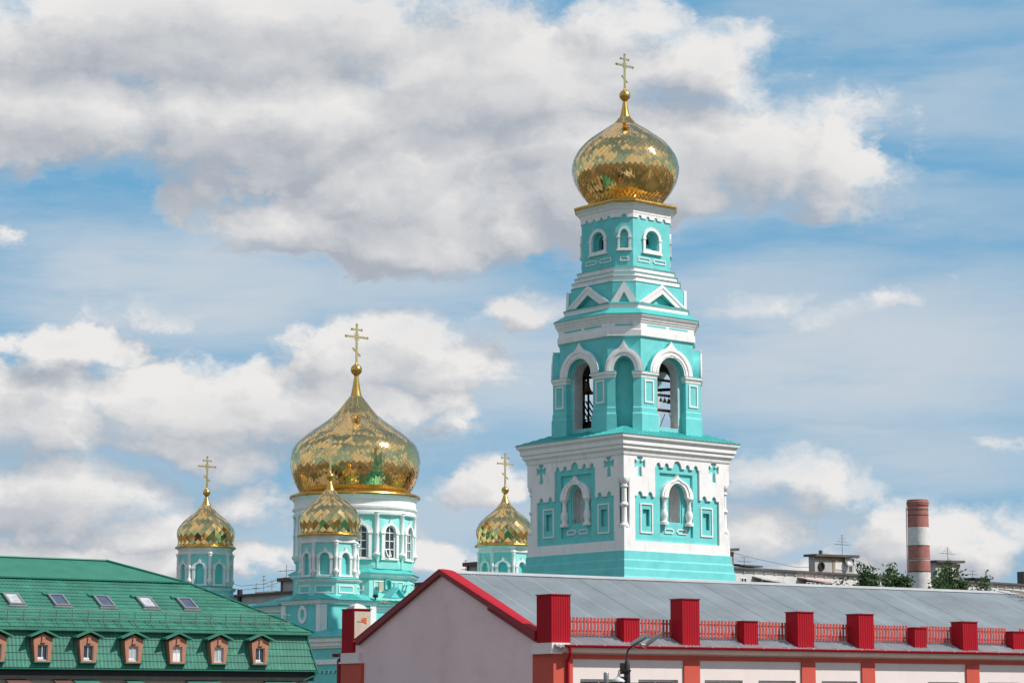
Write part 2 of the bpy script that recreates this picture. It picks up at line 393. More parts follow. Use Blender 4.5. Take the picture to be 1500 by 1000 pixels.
def onion(name, prof, ncol, nrow, parent, M, ball, spire, cross, rnd, tilt):
    """prof: (r,z) bottom to top; tiles are separate slightly tilted diamonds over a closed shell"""
    P = smooth_profile(prof, nrow); mb = MB(M)
    mb.loft([[(max(.01, p.x - .03) * cos(2 * pi * j / 36), max(.01, p.x - .03) * sin(2 * pi * j / 36), p.y) for j in range(36)] for p in P])
    def pt(i, j): p = P[i]; a = 2 * pi * (j + (i % 2) * .5) / ncol; return Vector((p.x * cos(a), p.x * sin(a), p.y))
    for i in range(1, nrow):
        for j in range(ncol):
            lo, up = pt(i - 1, j), pt(i + 1, j)
            # neighbours on row i, shifted half a column from rows i-1 and i+1
            if i % 2: l, r = pt(i, j - 1), pt(i, j)
            else: l, r = pt(i, j), pt(i, j + 1)
            a0 = math.atan2(lo.y, lo.x); nrm = Vector((cos(a0), sin(a0), 0))
            s = (l - r).length; vs = []
            tx, tz = rnd.gauss(0, tilt) * s, rnd.gauss(0, tilt) * s
            for q, k in ((lo, 0), (r, 1), (up, 2), (l, 3)):
                off = (tz if k == 0 else -tz if k == 2 else tx if k == 1 else -tx) + (.012 if k == 0 else -.004)
                vs.append(tuple(q + nrm * off))
            mb.add(vs, [(0, 1, 2, 3)])
    d = mb.build(name, GOLD, parent, fix=False)
    me = d.data
    # spire, ball, cross
    sp = MB(M); sp.lathe(spire, 16); sp.build('spire', GOLD_TRIM, d, smooth=True)
    bz, br = ball; b = MB(M)
    b.lathe([(br * sin(pi * k / 12) + .001, bz - br * cos(pi * k / 12)) for k in range(13)], 20)
    b.lathe([(br * .35, bz - br * 1.15), (br * .5, bz - br * .98), (br * .3, bz - br * .9)], 16); b.lathe([(br * .3, bz + br * .9), (br * .3, bz + br * 1.15), (.02, bz + br * 1.3)], 12)
    b.build('ball', GOLD_TRIM, d, smooth=True)
    z0, z1, hw, k = cross                       # foot, top, half width of the main arm, bar thickness
    H = z1 - z0; c = MB(M)
    c.box(-k, k, -k * .7, k * .7, z0, z1)
    zb = z0 + .70 * H; c.box(-hw, -k, -k * .7, k * .7, zb - k, zb + k); c.box(k, hw, -k * .7, k * .7, zb - k, zb + k)
    zu = z0 + .88 * H; c.box(-hw * .45, -k, -k * .7, k * .7, zu - k * .8, zu + k * .8); c.box(k, hw * .45, -k * .7, k * .7, zu - k * .8, zu + k * .8)
    zl = z0 + .33 * H; c.box(-hw * .46, hw * .46, -k * .65, k * .65, -k * .8, k * .8, tr(0, 0, zl) @ Matrix.Rotation(radians(38), 4, 'Y'))
    for a in (45, 135, 225, 315):               # rays at the crossing
        c.box(k * .8, hw * .34, -k * .3, k * .3, -k * .3, k * .3, tr(0, 0, zb) @ Matrix.Rotation(radians(a), 4, 'Y'))
    for x, z in ((-hw, zb), (hw, zb), (0, z1), (-hw * .45, zu), (hw * .45, zu)):
        c.lathe([(.001, -k * 1.8), (k * 1.5, 0), (.001, k * 1.8)], 8, tr(x, 0, z))
    c.build('cross', GOLD_CROSS, d)
    return d

# ------------------------------------------------------------------ bell tower
TX, TY, TROT = 7.505, 150.0, pi / 2 - .873
tower = thing('bell_tower', (TX, TY, 0), TROT, 'tall turquoise and white bell tower topped by a gilded onion dome, highest in the scene', 'bell tower')
h = 4.62
SIDES = [spin(90 * k) for k in range(4)]

# plinth
m = MB()
m.loft([sq(5.16, -8), sq(5.14, 6.9), sq(5.06, 7.0), sq(5.02, 7.42), sq(4.96, 7.5), sq(4.95, 7.93), sq(4.88, 8.03), sq(4.85, 8.46), sq(4.79, 8.56), sq(4.77, 9.0), sq(4.71, 9.09), sq(4.69, 9.6), sq(4.5, 9.66)])
m.build('plinth', TEAL, tower)
# inner body (turquoise, chamfered corners hold the corner columns)
m = MB(); m.loft([sq(3.5, 9.4), sq(3.5, 15.6)]); core = m.build('inner_wall', TEAL, tower)

def bumps(x0, x1, zb, lst):
    """top edge from x0 to x1 at zb with round bumps (centre, radius, rise)"""
    out = [(x0, zb)]
    for c, r, up in lst:
        for i in range(9): a = pi - pi * i / 8; out.append((c + r * cos(a), zb + up * sin(a)))
    out.append((x1, zb)); return out
# cross-shaped cut
def crosscut(cx, cz):
    s = [(.20, -.80), (.15, -.45), (.15, -.16), (.28, -.15), (.31, -.24), (.46, -.24), (.46, .24), (.31, .24), (.28, .15), (.15, .16), (.15, .27), (.24, .30), (.24, .45)]
    return [(cx + x, cz + z) for x, z in s] + [(cx - x, cz + z) for x, z in reversed(s)]
panel = [(-3.68, 10.25), (3.68, 10.25)] + [p for p in reversed(bumps(1.95, 3.68, 13.05, [(2.37, .21, .30), (3.24, .21, .30)]))] \
    + [p for p in reversed(bumps(-1.95, 1.95, 14.95, [(-1.64, .20, .30), (-.92, .20, .30), (0, .38, .48), (.92, .20, .30), (1.64, .20, .30)]))] \
    + [p for p in reversed(bumps(-3.68, -1.95, 13.05, [(-3.24, .21, .30), (-2.37, .21, .30)]))]
H2 = 4.50
wall_outer = [(-h, 9.62), (H2, 9.62), (H2, 11.05), (4.14, 11.05), (4.14, 14.12), (H2, 14.12), (H2, 15.62), (-h, 15.62), (-h, 14.12), (-4.14, 14.12), (-4.14, 11.05), (-h, 11.05)]
def rect(x0, x1, z0, z1): return [(x0, z0), (x1, z0), (x1, z1), (x0, z1)]
for k, S in enumerate(SIDES):
    m = MB(S); m.slab(wall_outer, [panel, crosscut(-3.24, 15.07), crosscut(3.24, 15.07)], -h, -H2)
    m.build('wall', WHITE, tower)
    m = MB(S); m.slab(rect(-3.92, 3.5, 9.4, 15.6), [arch(.63, 11.49, 13.1, 13.96)], -4.30, -3.5); m.build('inner_wall', TEAL, core)
    m = MB(S); m.slab(rect(-3.92, 3.92, 10.0, 15.58), [rect(-1.44, 1.44, 10.64, 14.62), rect(-2.92, -2.34, 11.2, 12.25), rect(2.34, 2.92, 11.2, 12.25)], -H2 + .002, -4.36)
    pn = m.build('recessed_panel', TEAL, tower)
    m = MB(S); m.slab(rect(-1.5, 1.5, 10.6, 14.66), [arch(.62, 11.5, 13.1, 13.95)], -4.36 + .001, -4.302); m.build('niche_back', TEAL, pn)
    # the niche: a deep whitewashed pocket ending in a rounded back
    m = MB(S)
    m.slab(arch(.62, 11.5, 13.1, 13.95), [arch(.50, 11.56, 13.1, 13.82)], -4.30, -4.0); m.build('niche_reveal', TEAL, pn)
    m = MB(S); A = arch(.50, 11.56, 13.1, 13.82)
    m.loft([[(x, -4.29, z) for x, z in A], [(x * .98, -4.02, z) for x, z in A], [(x * .8, -3.8, 11.56 + (z - 11.56) * .98) for x, z in A], [(x * .3, -3.68, 11.56 + (z - 11.56) * .92) for x, z in A]], cap=False)
    m.build('window_niche', WASH, pn)
    for sx in (-1, 1):
        m = MB(S); m.frame(rect(sx * 2.63 - .54, sx * 2.63 + .54, 10.75, 12.62), .085, -4.56, -4.49); m.build('panel_frame', WHITE, pn)
        P = [(sx * .10, 10.99), (sx * .26, 10.83), (sx * .96, 10.83), (sx * .96, 11.15), (sx * .26, 11.15)]
        m = MB(S); m.frame(P, .065, -4.42, -4.35); m.build('small_frame', WHITE, pn)
        m = MB(S @ tr(sx * 1.09, -4.50))
        m.lathe([(.30, 11.36), (.30, 11.52), (.20, 11.56), (.17, 11.66), (.235, 11.86), (.25, 12.05), (.20, 12.25), (.14, 12.4), (.17, 12.5), (.13, 12.62), (.15, 12.86), (.24, 13.02), (.28, 13.05), (.28, 13.14)], 16)
        m.build('baluster', WHITE, pn, smooth=True)
    m = MB(S); m.slab(hoodring(1.36, 13.13, 1.12, 14.56, .80, 14.02), [], -4.66, -4.37)
    hd = m.build('arch_hood', WHITE, pn)
    m = MB(S); m.slab(hoodring(1.22, 13.14, .98, 14.36, 1.02, 14.22), [], -4.71, -4.655); m.build('hood_moulding', WHITE, hd)
for k in range(4):
    m = MB(spin(90 * k) @ tr(-4.36, -4.36))
    m.lathe([(.30, 11.06), (.30, 11.2), (.24, 11.26), (.18, 11.4), (.17, 12.3), (.24, 12.38), (.27, 12.46), (.24, 12.54), (.17, 12.62), (.165, 13.5), (.24, 13.56), (.24, 13.64), (.18, 13.7), (.26, 13.86), (.31, 13.92), (.31, 14.11)], 16)
    m.build('corner_column', WHITE, tower, smooth=True)
# cornice
m = MB(); m.loft([sq(4.5, 15.5), sq(4.66, 15.56), sq(4.69, 15.62), sq(4.72, 15.80), sq(4.78, 15.88), sq(4.86, 15.93), sq(4.86, 16.12), sq(4.93, 16.17), sq(4.97, 16.20), sq(4.97, 16.46), sq(5.05, 16.56), sq(5.13, 16.60), sq(5.16, 16.76), sq(5.16, 16.80)])
m.build('cornice', WHITE, tower)
# hipped metal roof with standing seams
m = MB(); m.loft([sq(5.21, 16.80), sq(5.21, 16.835), sq(3.2, 17.61), sq(3.2, 17.3)])
for S in SIDES:
    for i in range(-14, 15):
        x = i * .36; y1 = max(3.25, abs(x)); 
        if y1 > 5.1: continue
        z1 = 16.835 + (5.21 - y1) * .386
        m.add([(x - .018, -5.21, 16.83), (x + .018, -5.21, 16.83), (x + .018, -5.21, 16.865), (x - .018, -5.21, 16.865), (x - .018, -y1, z1), (x + .018, -y1, z1), (x + .018, -y1, z1 + .03), (x - .018, -y1, z1 + .03)],
              [(0, 1, 2, 3), (4, 7, 6, 5), (0, 4, 5, 1), (1, 5, 6, 2), (2, 6, 7, 3), (3, 7, 4, 0)], S)
m.build('hip_roof', TEAL_METAL, tower)

# belfry walls: four open arches on the main faces, blind niches on the corners
a0, b0 = 3.79, 2.30; dC = (a0 + b0) * .70711; hC = (a0 - b0) * .70711
for k in range(4):
    S = SIDES[k]
    m = MB(S); m.slab(rect(-2.32, 2.32, 16.9, 24.0), [arch(.95, 17.58, 21.0, 21.95)], -a0, -3.15)
    w = m.build('belfry_wall', TEAL, tower)
    o = arch(.953, 17.572, 21.0, 21.953); i_ = arch(.90, 17.62, 21.0, 21.90)
    m = MB(S); m.slab(o, [i_], -a0 - .012, -3.10); m.build('opening_lining', WASH, w)
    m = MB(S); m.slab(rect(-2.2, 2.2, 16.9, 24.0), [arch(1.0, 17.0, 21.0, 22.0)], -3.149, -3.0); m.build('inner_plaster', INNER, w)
    m = MB(S); m.slab([(1.13, 21.0)] + [(1.13 * cos(pi * i / 14), 21.0 + 1.13 * sin(pi * i / 14)) for i in range(1, 14)] + [(-1.13, 21.0), (-.955, 21.0)] + [(-.955 * cos(pi * i / 14), 21.0 + .955 * sin(pi * i / 14)) for i in range(1, 14)] + [(.955, 21.0)], [], -a0 - .10, -a0 + .01)
    m.build('arch_band', TEAL, w)
    S = spin(45 + 90 * k)
    m = MB(S); m.slab(rect(-hC, hC, 16.9, 24.0), [arch(.52, 17.6, 21.2, 21.88)], -dC, -dC + .3); w = m.build('corner_wall', TEAL, tower)
    m = MB(S); m.box(-hC, hC, -dC + .301, -dC + .8, 16.9, 23.98); m.build('niche_back', TEAL, w)
# ceiling of the belfry and floor
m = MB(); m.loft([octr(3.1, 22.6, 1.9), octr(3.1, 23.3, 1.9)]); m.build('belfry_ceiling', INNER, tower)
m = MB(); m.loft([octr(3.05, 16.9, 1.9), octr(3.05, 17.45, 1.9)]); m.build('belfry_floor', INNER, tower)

# piers on the eight corners
A1, B1 = 4.13, 2.61
def pier_poly(e, sgn):
    """pier round the octagon corner at the end of the -Y main face; e = how far it stands out"""
    v = Vector((B1 + .414 * e, -(A1 + e))); c = Vector((.70711, .70711)); n = Vector((-.70711, .70711))
    p2 = v + c * (.50 + e); pts = [Vector((1.30 - e, -(A1 + e))), v, p2, p2 + n * .9, Vector((1.30 - e, -3.55))]
    pts = [(p.x * sgn, p.y) for p in pts]; return pts
for k in range(4):
    for sgn in (1, -1):
        S = SIDES[k]; m = MB(S)
        def ring(e, z): return [(x, y, z) for x, y in pier_poly(e, sgn)]
        m.loft([ring(.10, 16.9), ring(.10, 18.28), ring(.07, 18.36), ring(.045, 18.40), ring(.045, 18.68), ring(.0, 18.78), ring(0, 20.62)])
        p = m.build('pier', TEAL, tower)
        m = MB(S); m.loft([ring(.01, 20.6), ring(.03, 20.66), ring(.03, 20.72), ring(.10, 20.82), ring(.13, 20.86), ring(.13, 20.99)]); m.build('pier_cap', WHITE, p)
        m = MB(S); m.loft([ring(.15, 20.99), ring(.15, 21.01), ring(-.1, 21.09), ring(-.1, 21.0)]); m.build('cap_flashing', TEAL_METAL, p)
        m = MB(S); m.frame(rect(sgn * 1.95 - .40, sgn * 1.95 + .40, 19.03, 20.5), .10, -A1 - .055, -A1 + .01); m.build('panel_frame', WHITE, p)
# keel-arched hoods over openings and niches
for k in range(4):
    S = SIDES[k]
    m = MB(S); m.slab(hoodring(1.84, 21.0, 1.66, 23.08, 1.15, 22.12), [], -4.17, -3.6); hb = m.build('arch_hood', TEAL, tower)
    m = MB(S); m.slab(hoodring(1.87, 21.01, 1.69, 23.14, 1.14, 22.11), [], -4.21, -4.17); m.build('hood_face', WHITE, hb)
    m = MB(S); m.slab(hoodring(1.73, 21.02, 1.50, 22.82, 1.50, 22.48), [], -4.26, -4.19); m.slab(hoodring(1.34, 21.02, 1.16, 22.34, 1.25, 22.24), [], -4.25, -4.19); m.build('hood_moulding', WHITE, hb)
    S = spin(45 + 90 * k)
    m = MB(S); m.slab(hoodring(1.20, 21.0, 1.52, 22.98, .68, 22.0), [], -4.80, -4.1); hb = m.build('arch_hood', TEAL, tower)
    m = MB(S); m.slab(hoodring(1.23, 21.01, 1.55, 23.04, .67, 21.99), [], -4.84, -4.80); m.build('hood_face', WHITE, hb)
    m = MB(S); m.slab(hoodring(1.10, 21.02, 1.38, 22.76, .93, 22.24), [], -4.89, -4.83); m.build('hood_moulding', WHITE, hb)
# frieze and upper eave
F0, FB = 3.86, 2.36
O = lambda a, z: octr(a, z, None, F0, FB)
m = MB(); m.loft([O(3.84, 23.3), O(3.93, 23.34), O(3.93, 23.72), O(3.86, 23.77), O(3.86, 24.2), O(3.92, 24.24), O(3.92, 24.32), O(3.99, 24.38), O(3.99, 24.46), O(4.06, 24.52), O(4.10, 24.60), O(4.13, 24.62), O(4.13, 24.72)])
fr = m.build('frieze', WHITE, tower)
for k in range(4):
    for x0, x1 in ((-1.80, -.17), (.17, 1.80)):
        m = MB(SIDES[k]); m.slab([(x0, 23.98), (x1, 23.98), (x1 + (.0 if x1 > 0 else .06), 24.04), (x1, 24.11), (x0, 24.11), (x0 - (.0 if x0 < 0 else .06), 24.04)], [], -F0 - .006, -F0 + .02); m.build('frieze_slot', TEAL, fr)
    m = MB(spin(45 + 90 * k)); m.box(-.57, .57, -(F0 + FB) * .70711 - .006, -4.3, 23.98, 24.1); m.build('frieze_slot', TEAL, fr)
m = MB(); m.loft([O(4.18, 24.72), O(4.18, 24.76), O(3.5, 25.19), O(3.4, 25.1)]); m.build('eave_roof', TEAL_METAL, tower)
m = MB(); m.loft([O(3.52, 25.12), O(3.52, 25.17), O(3.47, 25.2), O(3.47, 25.44), O(3.52, 25.49)]); m.build('ledge', WHITE, tower)
m = MB(); m.loft([O(3.56, 25.49), O(3.56, 25.52), O(3.0, 25.74), O(3.0, 25.5)]); m.build('ledge_roof', TEAL_METAL, tower)
# drum with small pediments
m = MB(); m.loft([octr(3.07, 25.4, 2.01), octr(3.07, 27.02, 2.01)]); gd = m.build('pediment_drum', TEAL, tower)
def tri(hw, z0, z1): return [(hw, z0), (0, z1), (-hw, z0)]
def chev(hw, z0, z1, ihw, iz): return [(hw, z0), (0, z1), (-hw, z0), (-ihw, z0), (0, iz), (ihw, z0)]
for k in range(4):
    m = MB(SIDES[k]); m.slab(chev(2.02, 25.6, 26.9, 1.16, 26.33), [], -3.40, -3.0); p = m.build('pediment', TEAL, gd)
    m = MB(SIDES[k]); m.slab(chev(2.1, 25.6, 26.95, 1.15, 26.34), [], -3.44, -3.39); m.slab(chev(1.9, 25.62, 26.80, 1.72, 26.7), [], -3.48, -3.43); m.build('pediment_frame', WHITE, p)
    m = MB(spin(45 + 90 * k)); m.slab(tri(.84, 25.6, 26.9), [], -3.78, -3.5); p = m.build('pediment', TEAL, gd)
    m = MB(spin(45 + 90 * k)); m.slab(chev(.88, 25.6, 26.96, .36, 26.28), [], -3.94, -3.77); m.build('pediment_frame', WHITE, p)
# three receding rings
for a, b, z0, z1 in ((2.99, 1.94, 27.02, 27.36), (2.83, 1.85, 27.40, 27.69), (2.67, 1.78, 27.73, 28.05)):
    m = MB(); m.loft([octr(a + .05, z0 + .03, b + .02), octr(a, z0 + .06, b), octr(a, z1 - .05, b), octr(a + .04, z1, b + .02)]); rg = m.build('ring_step', WHITE, tower)
    m = MB(); m.loft([octr(a + .08, z1, b + .03), octr(a + .08, z1 + .015, b + .03), octr(a - .15, z1 + .07, b - .05), octr(a - .2, z1, b - .05)]); m.build('step_flashing', TEAL_METAL, rg)
    if z0 < 27.1:
        m = MB(); m.loft([octr(a + .12, 27.0, b + .05), octr(a + .12, 27.02, b + .05), octr(a, 27.06, b), octr(a, 27.0, b)]); m.build('step_flashing', TEAL_METAL, rg)
# top drum
ta, tb = 2.44, 1.64; dT = (ta + tb) * .70711; hT = (ta - tb) * .70711
for k in range(4):
    S = SIDES[k]
    m = MB(S); m.slab(rect(-1.64, 1.64, 28.0, 31.7), [arch(.50, 29.36, 30.05, 30.54)], -ta, -ta + .30); w = m.build('drum_wall', TEAL, tower)
    m = MB(S); m.slab(rect(-1.5, 1.5, 28.0, 31.6), [arch(.34, 29.5, 30.0, 30.36)], -ta + .301, -ta + .62); m.build('inner_wall', TEAL, w)
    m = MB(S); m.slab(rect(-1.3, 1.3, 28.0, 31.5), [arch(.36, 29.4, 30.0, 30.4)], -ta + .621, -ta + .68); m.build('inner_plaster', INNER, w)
    m = MB(S); m.slab(arch(.80, 29.12, 30.05, 30.82), [arch(.60, 29.32, 30.05, 30.62)], -ta - .10, -ta + .01)
    for sx in (-1, 1): m.box(sx * .70 - .14, sx * .70 + .14, -ta - .14, -ta, 29.98, 30.08)
    m.box(-.88, .88, -ta - .15, -ta, 29.06, 29.16); m.build('window_frame', WHITE, w)
    for sx in (-1, 1):
        m = MB(S); m.frame([(sx * .10, 28.62), (sx * .24, 28.48), (sx * 1.22, 28.48), (sx * 1.22, 28.78), (sx * .24, 28.78)], .06, -ta - .05, -ta + .01); m.build('small_frame', WHITE, w)
    S = spin(45 + 90 * k)
    m = MB(S); m.slab(rect(-hT, hT, 28.0, 31.7), [arch(.27, 29.3, 30.1, 30.52)], -dT, -dT + .18); w = m.build('corner_wall', TEAL, tower)
    m = MB(S); m.box(-hT, hT, -dT + .181, -dT + .5, 28, 31.65); m.build('niche_back', TEAL, w)
    m = MB(S); m.slab(arch(.43, 29.2, 30.05, 30.74), [arch(.28, 29.3, 30.05, 30.56)], -dT - .10, -dT + .01)
    for sx in (-1, 1): m.box(sx * .37 - .12, sx * .37 + .12, -dT - .14, -dT, 29.98, 30.08)
    m.box(-.5, .5, -dT - .14, -dT, 29.13, 29.23); m.build('window_frame', WHITE, w)
    m = MB(S); m.frame(rect(-.28, .28, 28.46, 28.76), .07, -dT - .05, -dT + .01); m.build('small_frame', WHITE, w)
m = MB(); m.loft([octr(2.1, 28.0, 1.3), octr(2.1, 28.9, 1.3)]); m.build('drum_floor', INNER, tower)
# scalloped frieze, cornice, gold eave
def notched(hw, z0, z1, cs, r):
    p = [(-hw, z0)]
    for c in cs:
        for i in range(9): a = pi - pi * i / 8; p.append((c + r * cos(a), z0 + r * 1.25 * sin(a)))
    return p + [(hw, z0), (hw, z1), (-hw, z1)]
for k in range(4):
    m = MB(SIDES[k]); m.slab(notched(1.665, 31.34, 31.8, (-1.06, -.36, .36, 1.06), .15), [], -ta - .07, -ta + .02)
    m.M = spin(45 + 90 * k); m.slab(notched(.60, 31.34, 31.8, (0,), .18), [], -dT - .07, -dT + .02)
    m.build('scalloped_frieze', WHITE, tower)
T0 = lambda a, z: octr(a, z, None, 2.91, 1.83)
m = MB(); m.loft([T0(2.45, 31.6), T0(2.53, 31.66), T0(2.54, 31.84), T0(2.62, 31.92), T0(2.64, 32.0), T0(2.74, 32.12), T0(2.80, 32.16), T0(2.83, 32.27)]); m.build('top_cornice', WHITE, tower)
m = MB(); m.loft([T0(2.91, 32.26), T0(2.93, 32.36), T0(2.91, 32.44), T0(2.45, 32.62), T0(2.2, 32.6)]); m.build('gold_eave', GOLD_TRIM, tower)
rnd = random.Random(3)
onion('onion_dome', [(2.34, 32.60), (2.42, 32.85), (2.56, 33.06), (2.80, 33.3), (3.13, 33.78), (3.36, 34.26), (3.50, 34.74), (3.54, 35.25), (3.40, 35.85), (3.09, 36.4), (2.65, 36.91), (2.03, 37.39), (1.33, 37.88), (.77, 38.24), (.45, 38.6), (.36, 38.75)],
      56, 42, tower, Matrix.Identity(4), (40.2, .37), [(.36, 38.68), (.30, 38.9), (.19, 39.4), (.12, 39.85)], (40.5, 43.0, .74, .062), rnd, .009)

# things inside the belfry
W = lambda x, y, z=0: Vector((TX, TY, 0)) + (spin(math.degrees(TROT)) @ Vector((x, y, z)))
def beam_set():
    m = MB()
    m.tube([(-3.3, -2.2, 20.95), (3.3, -2.2, 20.95)], .09, 6); b = m.build('cross_beam', RUST_WOOD, tower)
    m = MB(); m.tube([(-2.9, 2.6, 20.2), (2.9, -1.2, 20.62)], .11, 6); m.build('cross_beam', DARK_IRON, tower)
    m = MB(); m.tube([(-2.5, -3.0, 21.15), (-2.5, 3.0, 21.15)], .10, 6); m.build('cross_beam', DARK_IRON, tower)
    m = MB(); m.box(-.6, 3.0, -2.66, -2.52, 19.83, 19.97); m.build('bell_rail', RUST_WOOD, tower)
    m = MB(); m.box(-.6, 3.0, -2.66, -2.52, 18.84, 19.0); m.tube([(.2, -2.6, 17.5), (.2, -2.6, 19.9)], .05); m.tube([(2.5, -2.6, 17.5), (2.5, -2.6, 19.9)], .07)
    m.tube([(.3, -2.6, 17.6), (.9, -2.6, 18.7)], .025); m.tube([(1.8, -2.6, 17.55), (1.2, -2.6, 18.9)], .02); m.box(-.4, 2.9, -2.62, -2.56, 17.6, 17.66); m.build('ringing_frame', RUST_WOOD, tower)
    # stair in the left opening
    m = MB()
    for y in (1.9, 2.25, 2.6, 2.95):
        m.tube([(-1.6, y - 1.5, 17.9), (-1.6, y, 19.8)], .05)
    m.box(-2.5, -2.3, .6, 2.2, 17.45, 18.3); m.box(-2.5, -2.4, 1.0, 1.1, 18.3, 21.4)
    m.box(-2.75, -2.68, -1.6, 1.6, 18.35, 18.42); m.box(-2.75, -2.68, -1.6, 1.6, 17.95, 18.02)
    for i in range(9): m.box(-2.74, -2.70, -1.5 + i * .36, -1.45 + i * .36, 17.45, 18.38)
    m.build('stair_rail', DARK_IRON, tower)
beam_set()
def bell(x, y, ztop, r, label, group=None):
    p = W(x, y)
    t = thing('church_bell', (p.x, p.y, EYE + ztop), TROT, label, 'bell', group); hgt = r * 1.75
    m = MB(); m.lathe([(r * .25, -.02), (r * .42, -.06), (r * .52, -hgt * .2), (r * .60, -hgt * .55), (r * .78, -hgt * .82), (r, -hgt), (r * .93, -hgt), (r * .7, -hgt * .8), (r * .5, -hgt * .5), (r * .4, -hgt * .15)], 20, cap=False)
    m.lathe([(.001, -.06), (r * .42, -.06)], 20, cap=False)
    m.build('bell_body', BRONZE, t, smooth=True, z=0)
    m = MB(); m.lathe([(r * .05, -hgt * .2), (r * .05, -hgt * .85), (r * .14, -hgt * .95), (r * .05, -hgt * 1.08)], 8); m.build('clapper', DARK_IRON, t, z=0)
    m = MB(); m.tube([(-r * .15, 0, -.05), (-r * .15, 0, .3)], r * .06); m.tube([(r * .15, 0, -.05), (r * .15, 0, .3)], r * .06); m.build('hanger', DARK_IRON, t, z=0)
bell(-2.5, 1.2, 20.95, .42, 'large dark bronze bell hanging in the left belfry arch', None)
for i, (x, r) in enumerate(((.55, .13), (.90, .15), (1.27, .17), (1.62, .19), (2.05, .22))):
    bell(x, -2.59, 19.72, r, ['smallest bronze bell at the left end of the row in the right belfry arch', 'second smallest bell of the row, beside the leftmost bell in the right arch',
         'middle bell of the five hung in a row in the right belfry arch', 'fourth bell of the row, just left of the biggest one in the right arch', 'biggest bell at the right end of the row in the right belfry arch'][i], 'small bells in a row in the belfry')

# ------------------------------------------------------------------ cathedral
KX, KY = -11.72, 173.0
cath = thing('cathedral', (KX, KY, 0), TROT, 'turquoise and white five-domed cathedral with gilded onion domes, left of the bell tower', 'cathedral')
sT = 7.96
# main body, low aisles and nave
m = MB(); m.loft([sq(10.0, -8), sq(10.0, 6.6)]); mw = m.build('wall', TEAL, cath)
m = MB(); m.loft([sq(10.02, 6.55), sq(10.1, 6.62), sq(10.1, 6.75), sq(10.22, 6.85), sq(10.22, 7.0)]); m.build('wall_cornice', WHITE, mw)
m = MB(); m.loft([sq(10.4, 7.0), sq(10.4, 7.04), sq(4.2, 7.7), sq(4.2, 7.0)])
for k in range(4):
    for i in range(-16, 17):
        x = i * .6; y1 = max(4.3, abs(x)); z1 = 7.04 + (10.4 - y1) * .1065
        if y1 < 10.2: m.add([(x - .02, -10.4, 7.03), (x + .02, -10.4, 7.03), (x + .02, -10.4, 7.09), (x - .02, -10.4, 7.09), (x - .02, -y1, z1), (x + .02, -y1, z1), (x + .02, -y1, z1 + .05), (x - .02, -y1, z1 + .05)],
              [(0, 1, 2, 3), (4, 7, 6, 5), (0, 4, 5, 1), (1, 5, 6, 2), (2, 6, 7, 3), (3, 7, 4, 0)], spin(90 * k))
m.build('main_roof', TEAL_METAL, cath)
# steep porch roof rising on the left side of the near turret
m = MB(); m.loft([[(-10.6, y, 7.02), (-10.6, y, 7.06), (-9.6, y, 7.12 if y > 0 else 7.3 if y > -3 else 7.75), (-8.6, y, 7.1)] for y in (5.5, -1.9, -5.7)]); m.build('side_roof', TEAL_METAL, cath)
m = MB(); m.loft([[(x, y, z) for x, z in ((-11.5, -8), (-11.5, 4.6), (-9.9, 4.6), (-9.9, -8))] for y in (-16, 14)]); low = m.build('aisle_wall', TEAL, cath)
m = MB()
for x0, z0, z1 in ((-11.62, 3.92, 4.06), (-11.74, 4.06, 4.34), (-11.88, 4.34, 4.62), (-11.60, 2.86, 3.12), (-11.56, 3.12, 3.18)): m.box(x0, -11.45, -16.1, 14.1, z0, z1)
m.build('aisle_cornice', WHITE, low)
m = MB(tr(-11.56, 0, 0) @ Matrix.Rotation(radians(90), 4, 'Z')); tl = [(14.5, 2.52), (-15.9, 2.52)]
for i in range(60):
    y = -15.8 + i * .5; tl += [(y, 2.46), (y, 2.32), (y + .11, 2.24), (y + .22, 2.32), (y + .22, 2.46)]
m.slab(tl, [], 0, .05); m.build('tooth_moulding', TEAL_LIGHT, low)
m = MB(); m.add([(-12.0, -16.2, 4.62), (-12.0, 14.2, 4.62), (-9.9, 14.2, 5.2), (-9.9, -16.2, 5.2), (-12.0, -16.2, 4.68), (-12.0, 14.2, 4.68), (-9.9, 14.2, 5.26), (-9.9, -16.2, 5.26)],
                [(0, 1, 2, 3), (4, 5, 6, 7), (0, 1, 5, 4), (1, 2, 6, 5), (2, 3, 7, 6), (3, 0, 4, 7)]); m.build('aisle_roof', TEAL_METAL, cath)
m = MB(); m.box(-6, 6, -24.7, -10.1, -8, 4.2); nv = m.build('nave_wall', TEAL, cath)
m = MB(); m.loft([[(-6.4, y, 4.2), (-6.4, y, 4.3), (0, y, 6.2), (6.4, y, 4.3), (6.4, y, 4.2)] for y in (-24.6, -10.1)]); m.build('nave_roof', TEAL_METAL, cath)

def rcol(r, zb, zt, parent, x, y, M=None):
    m = MB((M or Matrix.Identity(4)) @ tr(x, y))
    m.lathe([(.02, zb - .42), (r * 1.1, zb - .12), (r * 1.7, zb - .02), (r * 1.7, zb + .08), (r * 1.2, zb + .16), (r, zb + .26), (r, (zb + zt) / 2 - .08), (r * 1.25, (zb + zt) / 2), (r, (zb + zt) / 2 + .08), (r, zt - .26), (r * 1.4, zt - .18), (r * 1.2, zt - .12), (r * 1.7, zt - .04), (r * 1.7, zt)], 12)
    return m.build('column', WHITE, parent, smooth=True)

